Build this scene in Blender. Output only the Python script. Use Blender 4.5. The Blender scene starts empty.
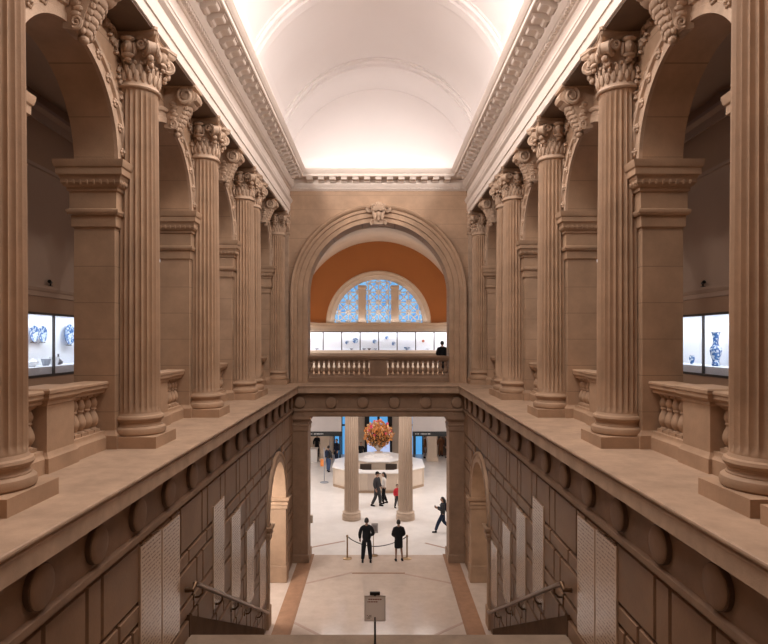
import bpy, bmesh, math, random
from mathutils import Vector, Matrix
PI = math.pi
sin, cos = math.sin, math.cos
SC = bpy.context.scene
COL = SC.collection
random.seed(7)

# ------------------------------------------------------------------ camera
EYE = 8.85                                   # eye height above the lower floor
HY, VX, F = 339.5, 378.5, 600.0              # horizon row, vanishing column, focal length (pixels of 768x644)
cam_d = bpy.data.cameras.new('camera')
cam = bpy.data.objects.new('camera', cam_d)
COL.objects.link(cam)
cam.location = (0, 0, EYE)
cam.rotation_euler = (PI / 2, 0, 0)
cam_d.sensor_width = 36.0
cam_d.lens = 36.0 * F / 768.0
cam_d.shift_x = (384 - VX) / 768.0
cam_d.shift_y = (HY - 322) / 768.0
cam_d.clip_start = 0.05
cam_d.clip_end = 300
SC.camera = cam

# ------------------------------------------------------------------ world, exposure
w = bpy.data.worlds.new('world')
SC.world = w
w.use_nodes = True
w.node_tree.nodes['Background'].inputs[0].default_value = (0.42, 0.62, 1.0, 1)
w.node_tree.nodes['Background'].inputs[1].default_value = 0.8
SC.view_settings.view_transform = 'Standard'
SC.view_settings.look = 'None'
SC.view_settings.gamma = 1.0
SC.view_settings.use_curve_mapping = False
SC.view_settings.exposure = 0.0


def area(name, loc, sx, sy, power, col=(1, 1, 1), rot=(0, 0, 0), spread=PI):
    l = bpy.data.lights.new(name, 'AREA')
    l.shape = 'RECTANGLE'
    l.size, l.size_y = sx, sy
    l.energy = power
    l.color = col
    l.spread = spread
    o = bpy.data.objects.new(name, l)
    COL.objects.link(o)
    o.location = loc
    o.rotation_euler = rot
    return o


COVE = (1.0, 0.97, 0.97)
FLOOD = (1.0, 0.93, 0.88)
for s in (-1, 1):   # cove lamps lying on top of the cornice, hidden behind its lip, washing the vault
    area('cove_lamp', (s * 3.45, 10.5, 15.95), 0.25, 27.0, 50, COVE, (PI, -s * math.radians(40), 0))
    for y in (5.6, 9.4, 13.2, 17.0, 20.6):   # floodlights on the cornice, washing the opposite side of the hall
        area('cornice_floodlight', (s * 3.18, y, 16.15), 0.22, 0.22, 56, FLOOD, (0, s * math.radians(74), -s * math.radians(0 if y < 10 else (y - 10) * 4.5)), math.radians(115))
area('cove_lamp', (0, 24.75, 15.95), 6.0, 0.2, 12, COVE, (PI + math.radians(10), 0, 0))
area('skylight_lamp', (0, 9.8, 18.9), 2.6, 13.0, 1050, (1.0, 0.92, 0.86))        # daylight under the skylight in the vault crown
for s in (-1, 1):   # daylight domes over the aisles of the great hall
    area('hall_lamp', (s * 9.0, 37.0, 9.9), 6.0, 14.0, 1900, (1.0, 0.98, 0.98))
    area('barrel_fill', (s * 5.0, 38.0, 10.35), 0.4, 8.0, 45, (1.0, 0.9, 0.8), (PI, 0, 0))  # unseen uplight added as fill for the barrel and tympanum
    area('gallery_lamp', (s * 6.8, 14.0, 14.4), 0.6, 10.0, 14, (1.0, 0.85, 0.72))
area('ledge_lamp', (0, 43.72, 10.14), 7.0, 0.08, 16, (1.0, 0.95, 0.92), (PI - math.radians(12), 0, 0))
area('passage_lamp', (0, 28.0, 5.55), 5.5, 3.5, 130, (1.0, 0.93, 0.88))
area('jamb_fill', (-5.0, 19.3, 4.7), 0.8, 1.6, 260, (1.0, 0.95, 0.9), (math.radians(40), 0, 0))  # unseen fill added and tilted to brighten the left doorway jamb
area('jamb_fill', (5.0, 19.3, 4.7), 0.8, 1.6, 36, (1.0, 0.82, 0.66), (math.radians(40), 0, 0))  # same added fill, weaker and warmer, for the right jamb

# ------------------------------------------------------------------ mesh helpers


class MB:
    def __init__(self):
        self.v, self.f = [], []

    def add(self, vs, fs):
        n = len(self.v)
        self.v += [tuple(p) for p in vs]
        self.f += [tuple(i + n for i in f) for f in fs]
        return self

    def box(self, x0, x1, y0, y1, z0, z1):
        return self.add([(x0, y0, z0), (x1, y0, z0), (x1, y1, z0), (x0, y1, z0), (x0, y0, z1), (x1, y0, z1), (x1, y1, z1), (x0, y1, z1)],
                        [(0, 3, 2, 1), (4, 5, 6, 7), (0, 1, 5, 4), (1, 2, 6, 5), (2, 3, 7, 6), (3, 0, 4, 7)])

    def grid(self, rows, cu=False, cv=False):
        n, m = len(rows), len(rows[0])
        fs = []
        for i in range(n if cv else n - 1):
            for j in range(m if cu else m - 1):
                a, b = i, (i + 1) % n
                c, d = j, (j + 1) % m
                fs.append((a * m + c, a * m + d, b * m + d, b * m + c))
        return self.add([p for r in rows for p in r], fs)

    def lathe(self, prof, c=(0, 0, 0), n=24, cap=True, sx=1, sy=1):
        rows = [[(c[0] + sx * r * cos(2 * PI * k / n), c[1] + sy * r * sin(2 * PI * k / n), c[2] + z) for k in range(n)] for r, z in prof]
        b = len(self.v)
        self.grid(rows, cu=True)
        if cap:
            self.f.append(tuple(b + k for k in range(n))[::-1])
            self.f.append(tuple(b + (len(prof) - 1) * n + k for k in range(n)))
        return self

    def tube(self, pts, r, n=8, cap=True):
        pts = [Vector(p) for p in pts]
        rs = r if isinstance(r, (list, tuple)) else [r] * len(pts)
        rows = []
        prev = None
        for i, p in enumerate(pts):
            t = (pts[min(i + 1, len(pts) - 1)] - pts[max(i - 1, 0)])
            t = t.normalized() if t.length > 1e-9 else Vector((0, 0, 1))
            if prev is None:
                a = Vector((0, 0, 1)) if abs(t.z) < 0.9 else Vector((1, 0, 0))
                u = t.cross(a).normalized()
            else:
                u = (prev - t * prev.dot(t)).normalized()
            prev = u
            q = t.cross(u)
            rows.append([tuple(p + (u * cos(2 * PI * k / n) + q * sin(2 * PI * k / n)) * rs[i]) for k in range(n)])
        b = len(self.v)
        self.grid(rows, cu=True)
        if cap:
            self.f.append(tuple(b + k for k in range(n))[::-1])
            self.f.append(tuple(b + (len(pts) - 1) * n + k for k in range(n)))
        return self

    def ell(self, c, r, nu=10, nv=7, M=None):
        if not isinstance(r, (tuple, list)):
            r = (r, r, r)
        vs = []
        for i in range(1, nv):
            th = PI * i / nv
            for k in range(nu):
                a = 2 * PI * k / nu
                vs.append(Vector((r[0] * sin(th) * cos(a), r[1] * sin(th) * sin(a), r[2] * cos(th))))
        vs += [Vector((0, 0, r[2])), Vector((0, 0, -r[2]))]
        if M is not None:
            vs = [M @ p for p in vs]
        vs = [p + Vector(c) for p in vs]
        fs = []
        for i in range(nv - 2):
            for k in range(nu):
                fs.append((i * nu + k, i * nu + (k + 1) % nu, (i + 1) * nu + (k + 1) % nu, (i + 1) * nu + k))
        t, bt = len(vs) - 2, len(vs) - 1
        for k in range(nu):
            fs.append((t, (k + 1) % nu, k))
            fs.append((bt, (nv - 2) * nu + k, (nv - 2) * nu + (k + 1) % nu))
        return self.add(vs, fs)

    def prism(self, poly, f0, f1):
        """poly: 2-D points; f0/f1 map (a,b) to 3-D on the two end planes"""
        n = len(poly)
        vs = [f0(*p) for p in poly] + [f1(*p) for p in poly]
        fs = [tuple(range(n))[::-1], tuple(range(n, 2 * n))] + [(i, (i + 1) % n, n + (i + 1) % n, n + i) for i in range(n)]
        return self.add(vs, fs)

    def spiral(self, c, ax_u, ax_v, r0, r1, turns, rad, n=22, phase=0.0, tn=6):
        c, u, v = Vector(c), Vector(ax_u), Vector(ax_v)
        pts, rr = [], []
        for i in range(n + 1):
            t = i / n
            r = r0 + (r1 - r0) * t
            a = phase + turns * 2 * PI * t
            pts.append(c + u * r * cos(a) + v * r * sin(a))
            rr.append(rad * (1 - 0.45 * t))
        return self.tube(pts, rr, tn)

    def xf(self, M):
        self.v = [tuple(M @ Vector(p)) for p in self.v]
        return self

    def mesh(self, name, m, smooth=True, angle=38, fixn=True):
        me = bpy.data.meshes.new(name)
        me.from_pydata(self.v, [], self.f)
        if fixn:
            bm = bmesh.new()
            bm.from_mesh(me)
            bmesh.ops.recalc_face_normals(bm, faces=bm.faces)
            bm.to_mesh(me)
            bm.free()
        if m is not None:
            me.materials.append(m)
        if smooth:
            me.polygons.foreach_set('use_smooth', [True] * len(me.polygons))
            me.set_sharp_from_angle(angle=math.radians(angle))
        me.update()
        return me

    def build(self, name, m, parent=None, smooth=True, angle=38, bevel=0, loc=None):
        o = bpy.data.objects.new(name, self.mesh(name, m, smooth, angle))
        COL.objects.link(o)
        if parent is not None:
            o.parent = parent
        if loc is not None:
            o.location = loc
        if bevel:
            b = o.modifiers.new('bevel', 'BEVEL')
            b.width = bevel
            b.segments = 2
            b.limit_method = 'ANGLE'
        return o


def tag(o, label, cat, group=None, kind='thing'):
    o['label'] = label
    o['category'] = cat
    o['kind'] = kind
    if group:
        o['group'] = group
    return o


def empty(name, loc, label, cat, group=None, rz=0):
    o = bpy.data.objects.new(name, None)
    COL.objects.link(o)
    o.location = loc
    o.rotation_euler = (0, 0, rz)
    o.empty_display_size = 0.1
    return tag(o, label, cat, group)


def struct(o):
    o['kind'] = 'structure'
    return o


def copy_tree(o, parent=None):
    c = o.copy()
    COL.objects.link(c)
    if parent is not None:
        c.parent = parent
    for ch in [q for q in bpy.data.objects if q.parent == o]:
        copy_tree(ch, c)
    return c


def P(px, py, Y):
    """photo pixel -> world point at depth Y"""
    return ((px - VX) * Y / F, Y, EYE + (HY - py) * Y / F)


def FL(px, py):
    """photo pixel on the lower floor -> (x, y)"""
    Y = EYE * F / (py - HY)
    return ((px - VX) * Y / F, Y)

# ------------------------------------------------------------------ materials


def nodes(name):
    m = bpy.data.materials.new(name)
    m.use_nodes = True
    nt = m.node_tree
    return m, nt, nt.nodes['Principled BSDF']


def plain(name, col, rough=0.5, metal=0.0, emit=None, es=0.0, spec=0.5, alpha=None):
    m, nt, b = nodes(name)
    b.inputs['Base Color'].default_value = (*col, 1)
    b.inputs['Roughness'].default_value = rough
    b.inputs['Metallic'].default_value = metal
    b.inputs['Specular IOR Level'].default_value = spec
    if emit:
        b.inputs['Emission Color'].default_value = (*emit, 1)
        b.inputs['Emission Strength'].default_value = es
    return m


def stone(name, col, var=0.2, scale=1.3, rough=0.62, bump=0.12, joint=None, jx=None, spec=0.35):
    m, nt, b = nodes(name)
    N, L = nt.nodes.new, nt.links.new
    tc = N('ShaderNodeTexCoord')
    n1 = N('ShaderNodeTexNoise')
    n1.inputs['Scale'].default_value = scale
    n1.inputs['Detail'].default_value = 6
    n1.inputs['Roughness'].default_value = 0.65
    L(tc.outputs['Object'], n1.inputs['Vector'])
    r = N('ShaderNodeValToRGB')
    c0 = [c * (1 - var) for c in col]
    c1 = [min(1, c * (1 + var)) for c in col]
    r.color_ramp.elements[0].position = 0.3
    r.color_ramp.elements[1].position = 0.7
    r.color_ramp.elements[0].color = (*c0, 1)
    r.color_ramp.elements[1].color = (*c1, 1)
    L(n1.outputs['Fac'], r.inputs['Fac'])
    out = r.outputs['Color']
    n2 = N('ShaderNodeTexNoise')
    n2.inputs['Scale'].default_value = scale * 28
    n2.inputs['Detail'].default_value = 4
    L(tc.outputs['Object'], n2.inputs['Vector'])
    h = n2.outputs['Fac']
    if joint:
        sep = N('ShaderNodeSeparateXYZ')
        L(tc.outputs['Object'], sep.inputs[0])

        def line(sock, step, off):
            a = N('ShaderNodeMath'); a.operation = 'ADD'; a.inputs[1].default_value = off
            L(sock, a.inputs[0])
            d = N('ShaderNodeMath'); d.operation = 'DIVIDE'; d.inputs[1].default_value = step
            L(a.outputs[0], d.inputs[0])
            f = N('ShaderNodeMath'); f.operation = 'FRACT'
            L(d.outputs[0], f.inputs[0])
            c = N('ShaderNodeMath'); c.operation = 'LESS_THAN'; c.inputs[1].default_value = 0.014 / step
            L(f.outputs[0], c.inputs[0])
            return c.outputs[0]
        k = line(sep.outputs['Z'], joint, 100.35)
        mx = N('ShaderNodeMix'); mx.data_type = 'RGBA'
        mx.inputs['B'].default_value = (*[c * 0.66 for c in col], 1)
        L(k, mx.inputs['Factor'])
        L(out, mx.inputs['A'])
        out = mx.outputs['Result']
    L(out, b.inputs['Base Color'])
    bp = N('ShaderNodeBump')
    bp.inputs['Strength'].default_value = bump
    bp.inputs['Distance'].default_value = 0.02
    L(h, bp.inputs['Height'])
    L(bp.outputs['Normal'], b.inputs['Normal'])
    b.inputs['Roughness'].default_value = rough
    b.inputs['Specular IOR Level'].default_value = spec
    return m


LIME = (0.40, 0.258, 0.165)
M_STONE = stone('limestone', LIME)
M_ASH = stone('limestone_ashlar', LIME, joint=0.6)
M_CARVE = stone('limestone_carved', (0.46, 0.32, 0.225), scale=3.0, bump=0.3)
M_ENT = stone('limestone_pale', (0.70, 0.60, 0.53), var=0.05)
M_LEDGE = stone('limestone_ledge', (0.42, 0.285, 0.195), scale=2.2)
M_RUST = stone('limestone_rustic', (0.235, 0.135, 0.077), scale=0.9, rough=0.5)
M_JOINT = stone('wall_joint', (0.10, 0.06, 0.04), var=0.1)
M_SOFFIT = stone('shaded_soffit_stone', (0.15, 0.097, 0.066))  # stone colour darkened to hold the shade under the entablature
M_RIM = stone('shaded_rim_stone', (0.13, 0.08, 0.05), scale=2.0)  # darkened to paint the shaded edges of the bosses
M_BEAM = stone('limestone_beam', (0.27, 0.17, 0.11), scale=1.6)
M_PLASTER = stone('white_plaster', (0.86, 0.80, 0.78), var=0.015, scale=0.6, rough=0.8, bump=0.03)
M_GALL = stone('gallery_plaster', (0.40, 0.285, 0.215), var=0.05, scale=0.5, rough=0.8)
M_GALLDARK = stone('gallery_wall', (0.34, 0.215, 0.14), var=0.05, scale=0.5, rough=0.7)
M_ORANGE = stone('orange_plaster', (0.42, 0.165, 0.055), var=0.04, scale=0.6, rough=0.85, bump=0.03)
M_FARSTONE = stone('hall_limestone', (0.66, 0.55, 0.45), var=0.06)
M_FLOOR = stone('polished_floor', (0.60, 0.48, 0.40), var=0.08, scale=2.5, rough=0.13, bump=0.0, spec=0.9)
M_HALLFLOOR = stone('hall_floor', (0.77, 0.73, 0.70), var=0.06, scale=1.6, rough=0.25, bump=0.01, spec=0.5)
M_TERRA = stone('terracotta_marble', (0.37, 0.205, 0.125), var=0.14, scale=3.0, rough=0.25, bump=0.01, spec=0.5)
M_DARKINLAY = stone('dark_marble_inlay', (0.33, 0.19, 0.12), var=0.1, scale=3.0, rough=0.25, bump=0.01)
M_PINKINLAY = stone('pink_marble_inlay', (0.48, 0.35, 0.29), var=0.1, scale=3.0, rough=0.25, bump=0.01)
M_STEP = stone('stair_stone', (0.27, 0.195, 0.14), scale=2.0, rough=0.45)
M_HCOL = stone('column_limestone', (0.52, 0.40, 0.31), var=0.08)
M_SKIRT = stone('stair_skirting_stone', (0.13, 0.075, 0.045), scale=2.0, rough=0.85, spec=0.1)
M_BRONZE = plain('dark_bronze', (0.16, 0.095, 0.055), 0.3, 0.9)
M_BLACKMETAL = plain('black_metal', (0.02, 0.018, 0.016), 0.4, 0.6)
M_BRASS = plain('aged_brass', (0.30, 0.2, 0.11), 0.35, 0.9)
M_ROPE = plain('grey_rope', (0.10, 0.09, 0.09), 0.8)
M_PAPER = plain('sign_board', (0.93, 0.88, 0.84), 0.6)
M_REDINK = plain('red_brown_ink', (0.28, 0.09, 0.05), 0.7)
M_GREYINK = plain('pale_lettering', (0.45, 0.45, 0.45), 0.7)
M_CASE = plain('case_lining', (0.86, 0.88, 0.92), 0.7)
M_CASESTEP = plain('case_plinth', (0.78, 0.79, 0.82), 0.6)
M_CASEFRAME = plain('case_frame', (0.05, 0.04, 0.035), 0.4, 0.3)
M_WHITE = plain('white_glaze', (0.82, 0.83, 0.85), 0.25)
M_GREYCERAMIC = plain('grey_glaze', (0.35, 0.37, 0.42), 0.25)
M_DARKCERAMIC = plain('dark_glaze', (0.09, 0.08, 0.09), 0.3)
M_REDCERAMIC = plain('red_glaze', (0.42, 0.1, 0.05), 0.3)
M_GRILLE = plain('window_grille', (0.90, 0.92, 0.95), 0.6)
M_GREYPANEL = stone('grey_fabric', (0.47, 0.43, 0.42), var=0.03, rough=0.9)
M_BLACKPANEL = plain('black_panel', (0.012, 0.014, 0.016), 0.5)
M_DESK = stone('desk_marble', (0.70, 0.59, 0.49), var=0.08, scale=1.4, rough=0.35)
M_DESKTOP = plain('desk_top', (0.86, 0.84, 0.83), 0.3)
M_DARKWOOD = plain('dark_opening', (0.07, 0.05, 0.04), 0.6)
M_SKYGLASS = plain('sky_lit_glass', (0.1, 0.2, 0.35), 0.2, emit=(0.10, 0.42, 0.85), es=0.8)
M_STREET = plain('daylit_street_glass', (0.2, 0.25, 0.35), 0.2, emit=(0.52, 0.62, 0.95), es=0.85)
M_SKYLIGHT = plain('skylight_glass', (0.6, 0.65, 0.7), 0.3, emit=(0.9, 0.95, 1.0), es=1.0)


def glass_mat(name, tint=(1, 1, 1), rough=0.02):
    m, nt, b = nodes(name)
    nt.nodes.remove(b)
    out = nt.nodes['Material Output']
    t = nt.nodes.new('ShaderNodeBsdfTransparent')
    t.inputs[0].default_value = (*tint, 1)
    g = nt.nodes.new('ShaderNodeBsdfGlossy')
    g.inputs['Roughness'].default_value = rough
    mx = nt.nodes.new('ShaderNodeMixShader')
    mx.inputs[0].default_value = 0.05
    nt.links.new(t.outputs[0], mx.inputs[1])
    nt.links.new(g.outputs[0], mx.inputs[2])
    nt.links.new(mx.outputs[0], out.inputs[0])
    return m


M_GLASS = glass_mat('clear_glass', (0.97, 0.98, 1.0))


def lunette_glass():
    """painted sky-blue glazing behind the grille, paler towards some panes"""
    m, nt, b = nodes('pale_blue_glazing')
    N, L = nt.nodes.new, nt.links.new
    tc = N('ShaderNodeTexCoord')
    v = N('ShaderNodeTexVoronoi')
    v.inputs['Scale'].default_value = 2.3
    L(tc.outputs['Object'], v.inputs['Vector'])
    r = N('ShaderNodeValToRGB')
    r.color_ramp.elements[0].color = (0.05, 0.33, 0.85, 1)
    r.color_ramp.elements[1].color = (0.25, 0.60, 1.0, 1)
    r.color_ramp.elements[0].position = 0.1
    r.color_ramp.elements[1].position = 0.55
    L(v.outputs['Color'], r.inputs['Fac'])
    L(r.outputs['Color'], b.inputs['Emission Color'])
    b.inputs['Base Color'].default_value = (0.1, 0.2, 0.3, 1)
    b.inputs['Emission Strength'].default_value = 0.8
    return m


M_LUNETTE = lunette_glass()


def porcelain():
    m, nt, b = nodes('blue_and_white_porcelain')
    N, L = nt.nodes.new, nt.links.new
    tc = N('ShaderNodeTexCoord')
    n = N('ShaderNodeTexNoise')
    n.inputs['Scale'].default_value = 15.0
    n.inputs['Detail'].default_value = 3
    L(tc.outputs['Object'], n.inputs['Vector'])
    r = N('ShaderNodeValToRGB')
    r.color_ramp.elements[0].position = 0.5
    r.color_ramp.elements[1].position = 0.56
    r.color_ramp.elements[0].color = (0.03, 0.13, 0.36, 1)
    r.color_ramp.elements[1].color = (0.62, 0.72, 0.82, 1)
    L(n.outputs['Fac'], r.inputs['Fac'])
    L(r.outputs['Color'], b.inputs['Base Color'])
    b.inputs['Roughness'].default_value = 0.2
    return m


M_PORC = porcelain()


def tablet_mat():
    m, nt, b = nodes('inscribed_marble')
    N, L = nt.nodes.new, nt.links.new
    tc = N('ShaderNodeTexCoord')
    sep = N('ShaderNodeSeparateXYZ')
    L(tc.outputs['Object'], sep.inputs[0])
    # engraved rows of names: thin rows broken up by noise
    mu = N('ShaderNodeMath'); mu.operation = 'MULTIPLY'; mu.inputs[1].default_value = 1 / 0.062
    L(sep.outputs['Z'], mu.inputs[0])
    fr = N('ShaderNodeMath'); fr.operation = 'FRACT'
    L(mu.outputs[0], fr.inputs[0])
    lt = N('ShaderNodeMath'); lt.operation = 'LESS_THAN'; lt.inputs[1].default_value = 0.42
    L(fr.outputs[0], lt.inputs[0])
    mp = N('ShaderNodeMapping')
    mp.inputs['Scale'].default_value = (1, 30, 16.1)
    L(tc.outputs['Object'], mp.inputs['Vector'])
    nz = N('ShaderNodeTexNoise')
    nz.inputs['Scale'].default_value = 1.0
    L(mp.outputs[0], nz.inputs['Vector'])
    gt = N('ShaderNodeMath'); gt.operation = 'GREATER_THAN'; gt.inputs[1].default_value = 0.47
    L(nz.outputs['Fac'], gt.inputs[0])
    an = N('ShaderNodeMath'); an.operation = 'MULTIPLY'
    L(lt.outputs[0], an.inputs[0]); L(gt.outputs[0], an.inputs[1])
    # plain margin
    ab = N('ShaderNodeMath'); ab.operation = 'ABSOLUTE'
    L(sep.outputs['Y'], ab.inputs[0])
    mg = N('ShaderNodeMath'); mg.operation = 'LESS_THAN'; mg.inputs[1].default_value = 0.36
    L(ab.outputs[0], mg.inputs[0])
    a2 = N('ShaderNodeMath'); a2.operation = 'MULTIPLY'
    L(an.outputs[0], a2.inputs[0]); L(mg.outputs[0], a2.inputs[1])
    mx = N('ShaderNodeMix'); mx.data_type = 'RGBA'
    mx.inputs['A'].default_value = (0.47, 0.325, 0.225, 1)
    mx.inputs['B'].default_value = (0.22, 0.135, 0.09, 1)
    L(a2.outputs[0], mx.inputs['Factor'])
    L(mx.outputs['Result'], b.inputs['Base Color'])
    b.inputs['Roughness'].default_value = 0.22
    return m


M_TABLET = tablet_mat()

# ------------------------------------------------------------------ key levels and lines
ZL = 7.05                     # ledge / second floor
XE, XA, XB = 3.69, 4.35, 5.02  # entablature face, arcade face, arcade back
XW = 3.40                     # lower wall face
XC = 4.155                    # column line
YB = 25.0                     # back wall face
SPR = 11.78                   # spring of the side arches
BAYS = [(8.43, 1.46), (12.33, 1.46), (16.31, 1.46), (21.95, 1.97)]
SING = {'front': 6.52, 'second': 10.37, 'third': 14.29, 'fourth': 18.34, 'fifth': 19.38, 'end': 24.42, 'rear': 5.38}
SIDE = {-1: 'left', 1: 'right'}

# ------------------------------------------------------------------ structure: ceiling vault
RV, ZV = 3.96, 15.33
rows = []
ys = []
PAN = [(3.2, 7.4), (9.4, 13.0) if False else (9.0, 12.0), (13.3, 16.9), (19.9, 22.3)]
ybr = [(-4.0, 0)]
for a, b in PAN:
    ybr += [(a, 0), (a + 0.001, 1), (b, 1), (b + 0.001, 0)]
ybr += [(YB + 0.02, 0)]
TH0 = math.radians(29.8)
ths = [i * TH0 / 6 for i in range(7)] + [TH0 + 0.0005] + [TH0 + (PI - 2 * TH0) * i / 36 for i in range(1, 36)] + [PI - TH0 - 0.0005] + [PI - TH0 + i * TH0 / 6 for i in range(7)]
for y, k in ybr:
    rows.append([((RV + (0.045 if k and TH0 < t < PI - TH0 else 0)) * cos(t), y, ZV + (RV + (0.045 if k and TH0 < t < PI - TH0 else 0)) * sin(t)) for t in ths])
mb = MB().grid(rows)
ceiling = struct(mb.build('ceiling', M_PLASTER, angle=25))


def arc_band(mb, prof, R, cz, cx=0, n=64, a0=0, a1=PI):
    """sweep profile (radial inward d, y) round an arch in the XZ plane"""
    rows = []
    for i in range(n + 1):
        t = a0 + (a1 - a0) * i / n
        rows.append([(cx + (R - d) * cos(t), y, cz + (R - d) * sin(t)) for d, y in prof])
    return mb.grid(rows)


for k, y0 in enumerate((17.0, 22.42, 12.15, 7.6)):
    mb = MB()
    y1 = y0 + (0.95 if k != 9 else 0.85)
    arc_band(mb, [(-0.02, y0), (0.07, y0 + 0.02), (0.08, y0 + 0.12), (0.03, y0 + 0.14), (0.03, y0 + 0.3), (0.10, y0 + 0.31), (0.11, y1 - 0.3), (0.03, y1 - 0.27), (0.03, y1 - 0.1), (-0.02, y1)], RV, ZV)
    mb.build('vault_rib', M_PLASTER, ceiling)
# lunette at the end of the vault
n = 48
mb = MB().add([((RV + 0.05) * cos(PI * i / n), YB + 0.01, ZV + (RV + 0.05) * sin(PI * i / n)) for i in range(n + 1)], [tuple(range(n + 1))])
mb.build('lunette_wall', M_PLASTER, ceiling)
# skylight in the crown (above the frame)
sk = MB().box(-1.6, 1.6, 3.0, 3.15, 19.0, 19.3).box(-1.6, 1.6, 16.3, 16.45, 19.0, 19.3).box(-1.6, -1.45, 3.15, 16.3, 19.0, 19.3).box(1.45, 1.6, 3.15, 16.3, 19.0, 19.3).build('window_3', M_PLASTER)
struct(sk)
MB().box(-1.46, 1.46, 3.1, 16.35, 19.15, 19.17).build('pane', M_SKYLIGHT, sk)

# ------------------------------------------------------------------ structure: entablature and cornice


def usweep(mb, prof, X, Y, Yn=-4.0):
    """sweep (projection, z) along left wall, back wall, right wall with mitred corners"""
    rows = []
    for p, z in prof:
        rows.append([(-X + p, Yn, z), (-X + p, Y - p, z), (X - p, Y - p, z), (X - p, Yn, z)])
    return mb.grid(rows)


for s in (-1, 1):
    mb = MB()
    prof = [(4.40, 15.6), (4.40, 14.0), (3.72, 14.0), (3.70, 14.01), (3.70, 14.20), (3.675, 14.21), (3.675, 14.48), (3.64, 14.52), (3.61, 14.55), (3.60, 14.60), (3.585, 14.62), (3.585, 14.66), (3.69, 14.68), (3.69, 15.06)]
    mb.grid([[(s * x, -4, z), (s * x, YB + 0.02, z)] for x, z in prof])
    en = struct(mb.build('trim_%d' % (1 if s < 0 else 2), M_ENT, angle=20))
    MB().box(s * 3.73, s * 4.349, -4, YB, 13.965, 13.999).build('soffit_shade', M_SOFFIT, en, smooth=False)  # dark sheet painting in the shade between wall and entablature
mb = MB()
usweep(mb, [(0, 15.03), (0.03, 15.035), (0.05, 15.05), (0.05, 15.075), (0.065, 15.08), (0.065, 15.165), (0.14, 15.17), (0.16, 15.20), (0.2, 15.24), (0.215, 15.27), (0.215, 15.30), (0.2, 15.305),
            (0.2, 15.49), (0.60, 15.49), (0.60, 15.505), (0.615, 15.51), (0.615, 15.60), (0.64, 15.61), (0.66, 15.64), (0.69, 15.68), (0.705, 15.73), (0.72, 15.75), (0.72, 15.79), (0.70, 15.80), (-0.35, 15.80)], XE, YB)
# dentils
y = -3.9
while y < YB - 0.2:
    for s in (-1, 1):
        mb.box(s * (XE - 0.13), s * (XE - 0.06), y, y + 0.075, 15.085, 15.165)
    y += 0.125
x = -XE + 0.15
while x < XE - 0.2:
    mb.box(x, x + 0.075, YB - 0.13, YB - 0.06, 15.085, 15.165)
    x += 0.125
# modillions: scrolled brackets under the corona
MOD = [(0.2, 15.32), (0.26, 15.305), (0.31, 15.32), (0.34, 15.355), (0.40, 15.375), (0.47, 15.375), (0.51, 15.39), (0.53, 15.42), (0.53, 15.455), (0.56, 15.46), (0.56, 15.49), (0.2, 15.49)]
y = -3.8
while y < YB - 0.75:
    for s in (-1, 1):
        mb.prism(MOD, lambda p, z, y=y, s=s: (s * (XE - p), y, z), lambda p, z, y=y, s=s: (s * (XE - p), y + 0.25, z))
    y += 0.47
k = -6
while k <= 6:
    x = k * 0.47 - 0.125
    mb.prism(MOD, lambda p, z, x=x: (x, YB - p, z), lambda p, z, x=x: (x + 0.25, YB - p, z))
    k += 1
struct(mb.build('trim_3', M_ENT, angle=25))

# ------------------------------------------------------------------ structure: side arcades
CUTS = []


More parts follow.
